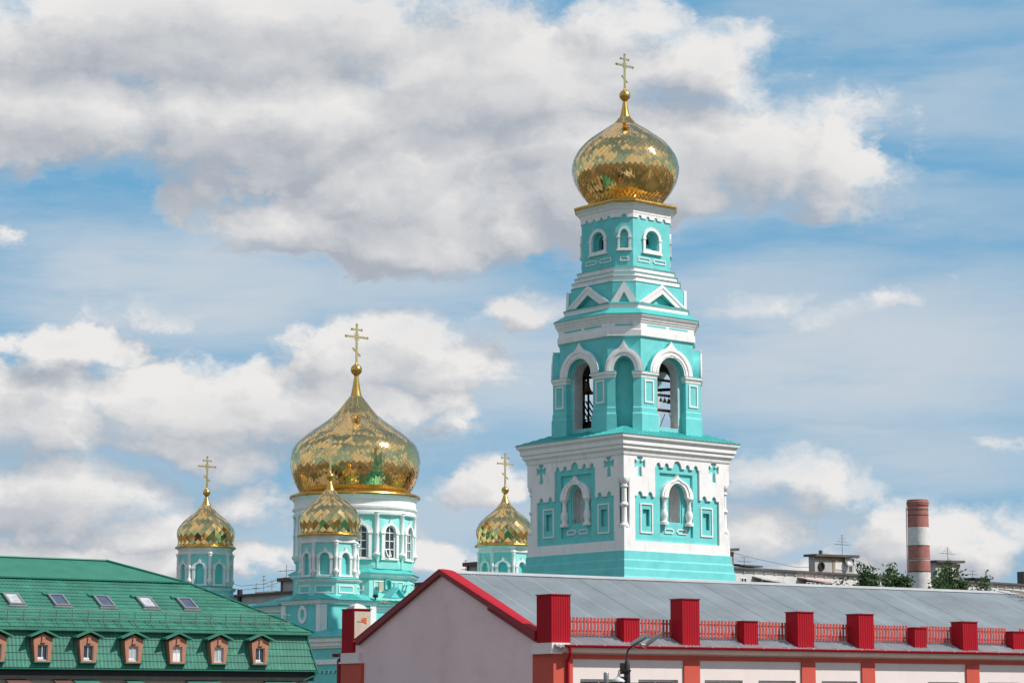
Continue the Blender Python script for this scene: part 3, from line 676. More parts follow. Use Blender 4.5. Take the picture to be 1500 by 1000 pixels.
# corner turrets
TP = [(2.10, 11.92), (2.13, 12.05), (1.97, 12.14), (2.08, 12.40), (2.16, 12.72), (2.16, 12.98), (2.04, 13.3), (1.80, 13.64), (1.45, 13.98), (1.02, 14.3), (.66, 14.6), (.46, 14.85), (.37, 15.02)]
for cx, cy, idx in ((-sT, -sT, 0), (-sT, sT, 1), (sT, -sT, 2), (sT, sT, 3)):
    Mt = tr(cx, cy)
    m = MB(Mt); m.loft([sq(2.3, -8), sq(2.3, 7.05)]); bl = m.build('turret_block', TEAL, cath)
    for k in range(4):
        for sx in (-1, 1):
            m = MB(Mt @ spin(90 * k)); m.box(sx * 2.075 - .245, sx * 2.075 + .245, -2.38 + .003 * sx, -2.2, 4.6, 7.0); m.build('pilaster', WHITE, bl)
    m = MB(Mt); m.loft([sq(2.34, 6.95), sq(2.42, 7.02), sq(2.42, 7.1), sq(2.5, 7.2), sq(2.5, 7.3)]); m.build('block_cornice', WHITE, bl)
    m = MB(Mt); m.loft([sq(2.62, 7.30), sq(2.62, 7.34), sq(1.7, 7.75), sq(1.7, 7.2)])
    for k in range(4):       # shallow curved gablets
        g = [(-1.25, 7.3)] + [(-1.25 + 2.5 * i / 14, 7.32 + .42 * (.5 - .5 * cos(2 * pi * i / 14))) for i in range(15)] + [(1.25, 7.3)]
        m.slab(g, [], -2.60, -1.6, spin(90 * k))
    m.build('block_roof', TEAL_METAL, bl)
    for k in range(4):
        m = MB(Mt @ spin(90 * k)); el = lambda a, b, n=24: [(a * cos(2 * pi * i / n) + .2, 6.32 + b * sin(2 * pi * i / n)) for i in range(n)]
        m.slab(el(.52, .63, 10), [el(.27, .36)], -2.37, -2.28); m.build('oculus_frame', WHITE, bl)
        m = MB(Mt @ spin(90 * k)); m.frame(rect(-1.72, 1.72, 5.0, 6.88), .04, -2.33, -2.28); m.build('wall_panel', TEAL, bl)
    # plinth of the drum
    m = MB(Mt); m.loft([regr(2.2, 7.3), regr(2.2, 7.62), regr(2.17, 7.66), regr(2.17, 8.55)]); pl = m.build('turret_plinth', TEAL_LIGHT, cath)
    ap = 2.17 * cos(radians(22.5))
    for k in range(8):
        m = MB(Mt @ spin(45 * k)); m.frame(rect(-.62, .62, 7.78, 8.32), .08, -ap - .05, -ap + .01); f = m.build('panel_frame', WHITE, pl)
        m = MB(Mt @ spin(45 * k)); m.box(-.53, .53, -ap - .008, -ap + .01, 7.87, 8.23); m.build('panel', TEAL, pl)
    m = MB(Mt); m.loft([regr(2.18, 8.53), regr(2.24, 8.57), regr(2.36, 8.66), regr(2.36, 8.74)]); m.build('plinth_ledge', WHITE, pl)
    m = MB(Mt); m.loft([regr(2.40, 8.74), regr(2.40, 8.765), regr(1.95, 8.94), regr(1.9, 8.7)]); m.build('ledge_roof', TEAL_METAL, pl)
    # drum
    rd = 1.98; ap = rd * cos(radians(22.5)); dr = None
    m = MB(Mt); m.loft([regr(rd - .12, 8.8), regr(rd - .12, 11.4)]); dr = m.build('turret_drum', TEAL, cath)
    for k in range(8):
        S = Mt @ spin(45 * k); hw = rd * sin(radians(22.5))
        m = MB(S); m.slab(rect(-hw + .02, hw - .02, 8.85, 11.35), [arch(.31, 9.08, 10.2, 10.52)], -ap, -ap + .13); m.build('drum_face', TEAL_LIGHT, dr)
        m = MB(S); m.slab(hoodring(.58, 10.22, .42, 10.93, .33, 10.56), [], -ap - .14, -ap + .01)
        for sx in (-1, 1):
            m.box(sx * .46 - .09, sx * .46 + .09, -ap - .13, -ap + .01, 8.98, 10.17); m.box(sx * .46 - .14, sx * .46 + .14, -ap - .17, -ap + .01, 10.15, 10.25)
        m.box(-.62, .62, -ap - .15, -ap + .01, 8.90, 9.03)
        m.build('niche_frame', WHITE, dr)
        a = radians(22.5 + 45 * k); rcol(.12, 9.25, 11.3, dr, (rd + .04) * cos(a), (rd + .04) * sin(a), Mt)
    m = MB(Mt); m.loft([regr(2.02, 11.22), regr(2.10, 11.27), regr(2.10, 11.40), regr(2.04, 11.44), regr(2.04, 11.55), regr(2.12, 11.62), regr(2.18, 11.70), regr(2.18, 11.75)]); m.build('drum_cornice', WHITE, dr)
    m = MB(Mt); m.loft([regr(2.27, 11.74, 32, 0), regr(2.28, 11.80, 32, 0), regr(2.24, 11.86, 32, 0), regr(2.08, 11.98, 32, 0), regr(1.8, 11.9, 32, 0)]); m.build('gold_eave', GOLD_TRIM, dr)
    rnd = random.Random(20 + idx)
    onion('turret_dome', TP, 26, 15, cath, Mt, (15.96, .28), [(.36, 14.98), (.26, 15.2), (.17, 15.45), (.10, 15.7)], (16.2, 18.66, .74, .055), rnd, .010)

# central drum
m = MB(); m.loft([regr(4.62, 7.0), regr(4.62, 9.35)]); od = m.build('octagon_base', TEAL_LIGHT, cath)
ap = 4.62 * cos(radians(22.5))
for k in range(8):
    m = MB(spin(45 * k)); m.frame(rect(-1.35, 1.35, 8.35, 9.12), .08, -ap - .05, -ap + .01); m.build('panel_frame', WHITE, od)
m = MB(); m.loft([regr(4.64, 9.3), regr(4.74, 9.36), regr(4.92, 9.48), regr(4.96, 9.64)]); m.build('base_ledge', WHITE, od)
m = MB(); m.loft([regr(5.05, 9.64), regr(5.05, 9.67), regr(4.35, 10.02), regr(4.2, 9.6)]); m.build('ledge_roof', TEAL_METAL, od)
m = MB(); m.loft([regr(4.2, 9.7, 48, 0), regr(4.2, 14.3, 48, 0)]); cd_ = m.build('central_drum', TEAL_LIGHT, cath, smooth=True)
def curved(m, poly, holes, r0, r1, ang, M=None):
    """slab bent round the drum: x is arc length at radius r0"""
    t = MB(); t.slab(poly, holes, r0, r1); out = []
    for x, y, z in t.v:
        a = radians(ang) + x / r0 - pi / 2; out.append((y * cos(a), y * sin(a), z))
    m.add(out, t.f, M)
for k in range(12):
    A = 30 * k
    m = MB(); curved(m, rect(-1.10, 1.10, 10.0, 14.1), [arch(.47, 10.74, 12.7, 13.14)], 4.38, 4.19, A); m.build('drum_face', TEAL_LIGHT, cd_)
    m = MB(); curved(m, arch(.47, 10.74, 12.7, 13.14), [arch(.40, 10.82, 12.7, 13.07)], 4.36, 4.22, A)
    for x0, x1 in ((-.03, .03),): curved(m, rect(x0, x1, 10.82, 13.06), [], 4.33, 4.27, A)
    for z in (11.42, 12.02, 12.62): curved(m, rect(-.41, .41, z - .03, z + .03), [], 4.335, 4.265, A)
    w = m.build('window', PVC, cd_)
    m = MB(); curved(m, arch(.41, 10.8, 12.7, 13.08), [], 4.28, 4.25, A); m.build('pane', GLASS_DARK, w)
    m = MB(); curved(m, hoodring(.86, 12.62, .62, 13.62, .47, 13.16), [], 4.52, 4.37, A)
    for sx in (-1, 1): curved(m, rect(sx * .66 - .11, sx * .66 + .11, 10.78, 12.56), [], 4.50, 4.37, A); curved(m, rect(sx * .66 - .18, sx * .66 + .18, 12.54, 12.66), [], 4.56, 4.37, A)
    curved(m, rect(-.82, .82, 10.64, 10.76), [], 4.52, 4.37, A); m.build('window_frame', WHITE, cd_)
    a = radians(A + 15); rcol(.155, 11.0, 14.1, cd_, 4.46 * cos(a), 4.46 * sin(a))
# one open vent sash on the sunny side
a = radians(-90); m = MB(tr(0, -4.36, 11.42) @ Matrix.Rotation(radians(-24), 4, 'X')); m.frame(rect(-.40, -.02, -.58, .0), .05, -.03, .03); m.build('open_sash', PVC, cd_)
m = MB(); m.loft([regr(r, z, 64, 0) for r, z in ((4.40, 13.9), (4.58, 13.96), (4.60, 14.14), (4.50, 14.2), (4.50, 14.34), (4.64, 14.42), (4.66, 14.56), (4.52, 14.62), (4.54, 15.05), (4.62, 15.15), (4.74, 15.28), (4.78, 15.36))]); m.build('drum_cornice', WHITE, cd_, smooth=True, sharp=25)
m = MB(); m.loft([regr(r, z, 64, 0) for r, z in ((4.86, 15.36), (4.89, 15.46), (4.84, 15.55), (4.62, 15.64), (4.2, 15.8), (4.0, 15.7))]); m.build('gold_eave', GOLD_TRIM, cd_, smooth=True, sharp=25)
rnd = random.Random(5)
onion('central_dome', [(4.02, 15.68), (4.15, 15.88), (4.40, 16.34), (4.67, 16.95), (4.82, 17.56), (4.85, 18.18), (4.77, 18.8), (4.48, 19.41), (3.85, 20.03), (3.0, 20.65), (2.1, 21.27), (1.42, 21.89), (.92, 22.51), (.58, 22.95), (.44, 23.13)],
      72, 54, cath, Matrix.Identity(4), (25.12, .43), [(.44, 23.08), (.34, 23.5), (.22, 24.2), (.14, 24.75)], (25.45, 28.56, 1.0, .075), rnd, .009)
# small things fixed on the cathedral
m = MB(); m.loft([[(x, y, z) for x, z in ((-.62, 0), (0, .62), (.62, 0))] for y in (0, 1.0)], Matrix.Translation((-1.6, -7.4, 7.75))); m.loft([[(x, y, z) for x, z in ((-.70, -.02), (0, .70), (.70, -.02), (.62, -.02), (0, .60), (-.62, -.02))] for y in (0, .9)], Matrix.Translation((-1.6, -7.6, 7.77))); m.build('roof_hatch', TEAL, cath)
for x, mt in ((-.95, BEIGE), (.42, TEAL)):
    m = MB(); m.box(x - .16, x + .16, -4.62, -4.48, 8.42, 8.95); m.box(x - .04, x + .04, -4.5, -4.25, 8.4, 8.46); m.box(x - .2, x + .2, -4.66, -4.62, 8.38, 8.99); m.build('floodlight', mt, cath)
m = MB(); m.tube([(.95, -4.4, 8.2), (1.1, -4.7, 8.85), (1.9, -4.7, 8.95)], .05); m.tube([(1.3, -4.4, 8.2), (1.35, -4.7, 8.88)], .05); m.build('pipe_bracket', TEAL_METAL, cath)
m = MB(); m.slab(arch(.3, 8.5, 9.0, 9.25), [arch(.22, 8.52, 9.0, 9.17)], -4.5, -4.2, tr(-.2, 0, 0)); m.build('service_hatch', TEAL_METAL, cath)
m = MB(tr(-5.9, -10.6, 7.38)); m.lathe([(.05, 0), (.05, .12), (.17, .15), (.2, .3), (.1, .38)], 10); m.build('loudspeaker', DARK_IRON, cath)
m = MB(tr(-4.4, -8.2, 7.36))
for i in range(8): m.box(-1.3 + i * .34, -1.12 + i * .34, -1.2, 1.2, .0, .05, Matrix.Rotation(radians(8), 4, 'X') @ spin(-14))
m.build('roof_boards', WOODP, cath)

# ------------------------------------------------------------------ red and pink building in front
RX, RY, RROT = 1.185, 70.0, pi / 2 - .988
red = thing('red_building', (RX, RY, 0), RROT, 'pink rendered building with red trim, grey corrugated roof and red box parapet posts in front', 'building')
LB, DB, MID = 27.0, 12.83, 6.36           # length, depth, ridge position
RS = .3855
rz = lambda b: 1.905 + RS * b
RIDGE = rz(MID)
# walls: gable end is x = 0, street front is y = 0
m = MB(); m.slab([(-.02, -8), (DB, -8), (DB, 1.9), (MID, RIDGE - .12), (.0, 1.85)], [], 0, .4, Matrix(((0, 1, 0, .09), (1, 0, 0, 0), (0, 0, 1, 0), (0, 0, 0, 1)))); gw = m.build('gable_wall', PINK, red)
WINS = [(1.04, 2.62), (3.21, 4.74), (5.78, 7.30), (7.94, 9.48), (10.57, 12.1), (13.3, 14.7), (15.22, 16.62), (18.0, 19.5), (20.0, 21.3), (23.0, 24.5)]
m = MB(); m.slab([(.09, -8), (LB, -8), (LB, 1.80), (.09, 1.80)], [rect(x0, x1, -1.1, .86 if i != 5 else .80) for i, (x0, x1) in enumerate(WINS)], 0, .35); fw = m.build('front_wall', PINK_PALE, red)
m = MB(); m.box(.5, LB, DB - .3, DB, -8, 1.85); m.box(LB - .3, LB, .36, DB - .31, -8, 1.85); m.build('rear_wall', PINK, red)
for i, (x0, x1) in enumerate(WINS):
    zt = .86 if i != 5 else .80
    m = MB(); m.frame(rect(x0 + .01, x1 - .01, -1.09, zt - .005), .07, .14, .22); xm = (x0 + x1) / 2; m.box(xm - .03, xm + .03, .15, .21, -1.02, zt - .08); w = m.build('window', PVC, fw)
    m = MB(); m.box(x0 + .05, x1 - .05, .18, .19, -1.05, zt - .04); m.build('pane', GLASS_DARK, w)
# eaves: soffit board, cream moulding, red band
m = MB(); m.loft([[(x, y, z) for y, z in ((-.30, 1.80), (-.30, 1.70), (-.16, 1.64), (-.0, 1.64), (-.0, 1.80))] for x in (.3, LB)]); m.build('eaves_moulding', CREAM, fw)
m = MB(); m.box(.72, LB, -.035, .0, 1.46, 1.60); m.build('red_band', RED_PAINT, fw)
PILX = [(.72 - .70, .72), (4.95, 5.56), (9.71, 10.27), (12.28, 12.83), (16.97, 17.56), (21.6, 22.2)]
for i, (x0, x1) in enumerate(PILX):
    m = MB(); m.box(x0 - .01, x1, -.06 if i else -.08, (.0 if i else 1.04), -8, 1.62 if i == 0 else 1.455); m.build('pilaster', RED_PAINT, fw)
m = MB(); m.box(-.06, .62, -.10, 1.02, 1.63, 1.93); m.box(-.1, .3, -.14, 1.06, 1.60, 1.66); m.build('corner_block', PINK_PALE, fw)
# far corner: lower pillar, block and bands
m = MB(); m.box(-.03, .68, 11.42, 12.82, -8, 1.50); m.build('pilaster', RED_PAINT, gw)
m = MB(); m.box(-.04, .70, 11.56, 12.83, 1.56, 1.86); m.box(-.08, .74, 11.40, 12.90, 1.50, 1.56); m.build('corner_block', PINK_PALE, gw)
# parapet posts clad in ribbed sheet
def ribbed(m, x0, x1, y0, y1, z0, z1, p=.085, d=.012):
    pts = []
    def side(ax, ay, bx, by):
        L = sqrt((bx - ax) ** 2 + (by - ay) ** 2); n = max(2, int(L / p)); ux, uy = (bx - ax) / L, (by - ay) / L; nx, ny = uy, -ux
        for i in range(n):
            s = L * i / n; e = L / n
            for t, o in ((0, 0), (.35 * e, 0), (.5 * e, -d), (.85 * e, -d)): pts.append((ax + ux * (s + t) + nx * o, ay + uy * (s + t) + ny * o))
    side(x0, y0, x1, y0); side(x1, y0, x1, y1); side(x1, y1, x0, y1); side(x0, y1, x0, y0)
    m.prism(pts, z0, z1)
POSTS = [(0.0, .69, 0, .80, 3.38, 1.93), (2.83, 3.41, .2, .6, 2.73, 1.9), (4.94, 5.61, 0, .62, 3.37, 1.9), (7.56, 8.12, .2, .58, 2.74, 1.9), (9.61, 10.28, 0, .60, 3.07, 1.9),
         (12.22, 12.87, 0, .60, 3.06, 1.9), (14.88, 15.41, .2, .56, 2.67, 1.9), (16.90, 17.58, 0, .56, 2.90, 1.9), (19.48, 20.05, .2, .56, 2.62, 1.9), (21.7, 22.4, 0, .56, 2.85, 1.9)]
for i, (x0, x1, y0, y1, zt, zb) in enumerate(POSTS):
    m = MB(); ribbed(m, x0, x1, y0, y1, zb, zt - .02); p = m.build('parapet_post', RED_METAL, red)
    m = MB(); m.box(x0 - .025, x1 + .025, y0 - .025, y1 + .025, zt - .025, zt + .005); m.build('post_cap', DEEP_RED, p)
# picket railings between the posts
for i in range(len(POSTS) - 1):
    x0 = POSTS[i][1] + .02; x1 = POSTS[i + 1][0] - .02; m = MB(); n = int((x1 - x0) / .128); s = (x1 - x0) / n; yb = .52
    for j in range(n):
        x = x0 + s * (j + .5); m.box(x - .038, x + .038, yb - .012 + random.uniform(-.004, .004), yb + .008, 2.17, 2.73 + random.uniform(-.008, .008))
    m.box(x0 - .02, x1 + .02, yb + .010, yb + .04, 2.29, 2.34); m.box(x0 - .02, x1 + .02, yb + .010, yb + .04, 2.57, 2.62)
    m.build('picket_railing', PICKET, red)
# post at the far corner: red sheet outside, bare plaster towards the yard
m = MB(); ribbed(m, 0, .68, 12.03, 12.83, 1.86, 3.34); p = m.build('parapet_post', RED_METAL, red)
m = MB(); m.box(.03, .67, 12.00, 12.018, 2.35, 3.27); m.build('bare_face', BEIGE, p)
m = MB(); m.box(-.03, .71, 11.99, 12.86, 3.34, 3.37); m.build('post_cap', DEEP_RED, p)
m = MB(); m.loft([[(.34 + .26 * dx, 12.42 + .3 * dy, 3.37) for dx, dy in ((1, -1), (1, 1), (-1, 1), (-1, -1))], [(.34 + .2 * dx, 12.42 + .22 * dy, 3.47) for dx, dy in ((1, -1), (1, 1), (-1, 1), (-1, -1))], [(.34 + .03 * dx, 12.42 + .03 * dy, 3.56) for dx, dy in ((1, -1), (1, 1), (-1, 1), (-1, -1))]]); m.build('cap_mound', PANEL, p)
m = MB(); m.tube([(.13, 11.992, 2.93), (.50, 11.992, 2.91)], .012, 5); m.tube([(.30, 11.99, 2.98), (.36, 11.99, 3.05), (.48, 11.99, 3.04), (.49, 11.99, 2.97), (.33, 11.99, 2.97), (.46, 11.99, 3.01)], .016, 5); m.tube([(.4, 11.99, 2.91), (.5, 11.99, 2.87)], .012, 5); m.build('paint_scrawl', ORANGE_SIGN, p)
# corrugated roof, a slope at a time
def corrug(m, y0, z0, y1, z1, x0, x1, pitch=.14, amp=.022):
    n = int((x1 - x0) / pitch) * 4; L = sqrt((y1 - y0) ** 2 + (z1 - z0) ** 2); ny, nz = -(z1 - z0) / L * (1 if y1 > y0 else -1), abs(y1 - y0) / L
    rows = 9; vs = []; fs = []
    for r in range(rows + 1):
        t = r / rows
        for i in range(n + 1):
            x = x0 + (x1 - x0) * i / n; o = amp * sin(i * pi / 2)
            sheet = ((x - x0) % 1.04); o += .011 if sheet < .07 else 0
            o += .006 * sin(x * 1.3 + r * 2.1) + .004 * sin(x * .37 + r)
            vs.append((x, y0 + (y1 - y0) * t + ny * o, z0 + (z1 - z0) * t + nz * o))
    w = n + 1
    for r in range(rows):
        for i in range(n): fs.append((r * w + i, r * w + i + 1, (r + 1) * w + i + 1, (r + 1) * w + i))
    m.add(vs, fs)
m = MB(); corrug(m, -.31, rz(-.31), MID, RIDGE, .02, LB + .2); rf = m.build('roof', STEEL, red, fix=False)
m = MB(); corrug(m, DB + .38, rz(-.38), MID, RIDGE, .02, LB + .2); m.build('rear_roof_slope', STEEL, red, fix=False)
m = MB(); m.loft([[(x, MID + dy, RIDGE + dz) for dy, dz in ((-.22, -.055), (-.02, .045), (.02, .045), (.22, -.055), (0, .0))] for x in (.02, LB + .2)]); m.build('ridge_cap', STEEL_EDGE, rf)
# red verge trim on the gable: fascia boards and flashing
for s_, nm in ((1, 'near'), (-1, 'far')):
    yy = (lambda b: b) if s_ == 1 else (lambda b: 2 * MID - b); b0_ = .82 if s_ == 1 else 0.95
    m = MB(); P = [(yy(b0_), rz(b0_) - .16), (yy(b0_), rz(b0_) + .06), (MID, RIDGE + .07), (MID, RIDGE - .10)]
    m.slab(P, [], -.06, .10, Matrix(((0, 1, 0, 0), (1, 0, 0, 0), (0, 0, 1, 0), (0, 0, 0, 1)))); m.build('verge_board', DEEP_RED, gw)
    if s_ == 1:
        m = MB(); P = [(.82, rz(.82) - .24), (.82, rz(.82) - .155), (3.45, rz(3.45) - .155), (3.45, rz(3.45) - .22)]; m.slab(P, [], -.075, .05, Matrix(((0, 1, 0, 0), (1, 0, 0, 0), (0, 0, 1, 0), (0, 0, 0, 1)))); m.build('verge_board', DEEP_RED, gw)
    m = MB(); m.loft([[(-.07, yy(b), rz(b) + .055), (-.07, yy(b), rz(b) + .075), (.10, yy(b), rz(b) + .085), (wd, yy(b), rz(b) + .045), (wd, yy(b), rz(b) + .03)] for b, wd in ((b0_, .34), (3.0, .44), (MID, .5))]); m.build('verge_flashing', RED_METAL, gw)
# gutter and downpipes
m = MB(); m.loft([[(x, -.38 + .075 * cos(a), 1.86 + .075 * sin(a)) for a in [pi + pi * i / 8 for i in range(9)]] + [(x, -.315, 1.87), (x, -.38 - .065, 1.87)] for x in (.25, LB)]); gt = m.build('gutter', RED_METAL, red)
for i in range(26): x = .6 + i * 1.03; m = MB(); m.tube([(x, -.12, 1.92), (x, -.40, 1.90), (x, -.468, 1.84)], .012, 5); m.build('gutter_bracket', STEEL_EDGE, gt)
m = MB(); m.tube([(.42, -.38, 1.80), (.42, -.38, 1.62), (.50, -.14, 1.38), (.50, -.14, -8)], .05, 10); m.build('downpipe', RED_METAL, gt, smooth=True)
m = MB(); m.tube([(.30, 13.15, 1.80), (-.02, 12.98, 1.60), (-.02, 12.98, -8)], .07, 10); m.tube([(.5, 13.28, 1.82), (-.1, 13.28, 1.80)], .06, 8); m.build('downpipe', DEEP_RED, gt, smooth=True)
# loose planks on the far end of the ridge
m = MB()
for i in range(6): m.box(-.7, .9, -.05, .03, 0, .045, tr(25.6 + .22 * i, MID - .4 - .25 * i, RIDGE + .02 - .10 * i) @ Matrix.Rotation(radians(-30 + 22 * (i % 3)), 4, 'Z') @ Matrix.Rotation(radians(6), 4, 'Y'))
pk = m.build('planks', WOODP, None); pk.location = (RX, RY, 0); pk.rotation_euler = (0, 0, RROT); tag(pk, 'weathered loose planks lying on the right end of the grey roof ridge', 'planks', kind='stuff')

# ------------------------------------------------------------------ green roofed building on the left
GX, GY, GROT = -10.4, 125.0, pi / 2 - .985
green = thing('green_roofed_building', (GX, GY, 0), GROT, 'long building with green tiled mansard roof, orange dormers and roof windows at lower left', 'building')
GL = -34.0
def tiles(m, y0, z0, y1, z1, xr0, xr1, x0, row=.37, pitch=.21, amp=.016, lip=.03):
    """stepped, waved roofing sheets; the right edge runs from xr0 (bottom) to xr1 (top)"""
    L = sqrt((y1 - y0) ** 2 + (z1 - z0) ** 2); n = max(1, int(round(L / row))); ny, nz = -(z1 - z0) / L, (y1 - y0) / L
    for r in range(n):
        ta, tb = r / n, (r + 1) / n; xe_a = xr0 + (xr1 - xr0) * ta; xe_b = xr0 + (xr1 - xr0) * tb
        k = int((min(xe_a, xe_b) - x0) / (pitch / 4)); A = []; B = []; D = []
        for i in range(k + 2):
            x = x0 + i * pitch / 4
            xa, xb = (x, x) if i <= k else (xe_a, xe_b)
            o = amp * cos(i * pi / 2)
            A.append((xa, y0 + (y1 - y0) * ta + ny * (o + lip), z0 + (z1 - z0) * ta + nz * (o + lip)))
            B.append((xb, y0 + (y1 - y0) * tb + ny * o, z0 + (z1 - z0) * tb + nz * o))
            D.append((xa, y0 + (y1 - y0) * ta + ny * (o - .01), z0 + (z1 - z0) * ta + nz * (o - .01)))
        w = k + 2; vs = D + A + B; fs = []
        for i in range(w - 1): fs += [(i, i + 1, w + i + 1, w + i), (w + i, w + i + 1, 2 * w + i + 1, 2 * w + i)]
        m.add(vs, fs)
q1 = (.0, 1.99); q2 = (.45, 3.80); q3 = (.33, 3.90); q4 = (5.19, 6.65); q5 = (8.54, 7.93)
m = MB(); tiles(m, q1[0], q1[1], q2[0], q2[1], -q1[0], -q2[0], GL, row=.37); m.build('mansard_roof', GREEN, green, fix=False)
m = MB(); m.loft([[(x, .16, 3.80), (x, .13, 3.84), (x, .13, 3.97), (x, .42, 4.02), (x, .6, 3.8)] for x in (GL, -.30)]); m.build('mansard_cornice', GREEN, green)
m = MB(); tiles(m, .14, 3.99, q4[0], q4[1], -.2, -5.19, GL, row=.40); lr = m.build('lower_roof', GREEN, green, fix=False)
m = MB(); m.add([(GL, 5.16, 6.67), (-5.19, 5.16, 6.67), (-8.54, 8.54, 7.93), (GL, 8.54, 7.93)], [(0, 1, 2, 3)]); m.build('upper_roof', GREEN_PLAIN, green, fix=False)
m = MB()      # end hips and rear slopes close the volume
for mir in (0, 1):
    Y = (lambda y: y) if not mir else (lambda y: 17.08 - y)
    if mir: m.add([(GL, Y(.14), 3.97), (-.14, Y(.14), 3.97), (-5.19, Y(5.19), 6.64), (GL, Y(5.19), 6.64)], [(0, 1, 2, 3)]); m.add([(GL, Y(5.19), 6.65), (-5.19, Y(5.19), 6.65), (-8.54, Y(8.54), 7.92), (GL, Y(8.54), 7.92)], [(0, 1, 2, 3)])
m.add([(-.14, .14, 3.97), (-.14, 16.94, 3.97), (-5.19, 11.89, 6.65), (-5.19, 5.19, 6.65)], [(0, 1, 2, 3)]); m.add([(-5.19, 5.19, 6.65), (-5.19, 11.89, 6.65), (-8.54, 8.54, 7.93)], [(0, 1, 2)])
m.add([(0, 0, 1.98), (0, 17.08, 1.98), (-.45, 16.63, 3.9), (-.45, .45, 3.9)], [(0, 1, 2, 3)]); m.add([(0, 17.08, 1.98), (GL, 17.08, 1.98), (GL, 16.6, 3.9), (-.45, 16.63, 3.9)], [(0, 1, 2, 3)])
m.build('hip_and_rear_roof', GREEN, green, fix=False)
m = MB(); m.tube([(-.16, .12, 4.02), (-5.19, 5.17, 6.70), (-8.54, 8.5, 7.97), (GL, 8.54, 7.97)], .07, 6); m.tube([(.0, -.02, 1.98), (-.44, .42, 3.82)], .06, 6); m.build('ridge_trim', GREEN_DARK, green)
m = MB(); m.box(GL, -5.1, 5.02, 5.22, 6.66, 6.73); m.build('slope_break_trim', GREEN_DARK, green)
m = MB(); m.box(GL, .02, .0, .12, 1.90, 1.985); m.box(GL, .05, -.10, .02, 1.90, 1.95); m.build('eaves_trim', GREEN_DARK, green)
m = MB(); m.box(GL, -.1, .12, .4, 1.42, 1.90); m.build('eaves_shade_strip', BLACKISH, green)  # strip of wall under the eaves, its shade put into the colour
m = MB(); m.box(GL, -.35, .35, 16.7, -8, 1.42); gw2 = m.build('wall', BEIGE, green)
m = MB(); m.tube([(-.12, -.06, 1.9), (-.12, .0, 1.7), (-.9, .22, 1.35), (-.9, .25, -8)], .05, 8); m.build('downpipe', GREEN_DARK, green)
# canopies just under the eaves
for x0, x1, mt in ((-17.4, -16.1, 'b'), (-14.9, -13.9, 'b'), (-15.1 + 1.25, -12.4, 'g'), (-11.0, -10.0, 'g'), (-7.6, -5.6, 'g'), (-3.1, -1.2, 'g')):
    m = MB(); m.loft([[(x0 + .1, .34, 1.40), (x1 - .1, .34, 1.40), (x1 - .1, .34, 1.34), (x0 + .1, .34, 1.34)], [(x0, -.5, 1.18), (x1, -.5, 1.18), (x1, -.5, 1.10), (x0, -.5, 1.10)]]); m.build('window_canopy', BROWN if mt == 'b' else GREEN, gw2)
# skylights in the lower slope, placed by x and two heights
def slope_y(z): return .14 + (z - 3.99) / (6.65 - 3.99) * (5.19 - .14)
SL = (6.65 - 3.99) / (5.19 - .14); ang = math.atan(SL)
for i, (xc, pale) in enumerate(((-18.6, 0), (-16.05, 1), (-13.6, 0), (-11.1, 0), (-8.67, 1), (-6.35, 0))):
    T_ = tr(xc, slope_y(5.38), 5.38) @ Matrix.Rotation(ang, 4, 'X')
    m = MB(T_); m.slab([(-.40, -.62), (.40, -.62), (.40, .62), (-.40, .62)], [[(-.29, -.52), (.29, -.52), (.29, .52), (-.29, .52)]], .02, .16, Matrix.Rotation(radians(-90), 4, 'X') @ Matrix.Scale(1, 4))
    # slab lies in XZ, turn it so that it lies in the roof plane
    m.v = []; m.f = []
    m.loft([[(-.42, -.64, .0), (.42, -.64, .0), (.42, .64, 0), (-.42, .64, 0)], [(-.42, -.64, .15), (.42, -.64, .15), (.42, .64, .15), (-.42, .64, .15)], [(-.31, -.53, .15), (.31, -.53, .15), (.31, .53, .15), (-.31, .53, .15)], [(-.31, -.53, .10), (.31, -.53, .10), (.31, .53, .10), (-.31, .53, .10)]], cap=False)
    m.box(-.50, .50, -.78, -.64, .01, .07)
    w = m.build('skylight', GREYMETAL, green)
    m = MB(T_); m.box(-.31, .31, -.53, .53, .105, .115); m.build('pane', GLASS_PALE if pale else GLASS_BLUE, w)
    m = MB(T_); m.box(-.62, .30, .66, .95, .02, .10); m.build('flashing', GREEN_DARK, w)
# snow guard rail
m = MB(); zg = 4.27; yg = slope_y(zg)
for i in range(38):
    x = -1.7 - i * .86
    if x < GL: break
    m.tube([(x, yg + .02, zg), (x, yg - .06, zg + .62)], .022, 5); m.tube([(x, yg - .10, zg - .02), (x - .0, yg - .55, zg - .16)], .018, 5); m.tube([(x, yg - .06, zg + .60), (x - .14, yg - .50, zg - .12)], .016, 5)
m.tube([(GL, yg - .06, zg + .62), (-1.3, yg - .06, zg + .62)], .022, 6); m.tube([(GL, yg - .02, zg + .22), (-1.3, yg - .02, zg + .22)], .02, 6)
m.build('snow_guard_rail', GREEN_RAIL, green)
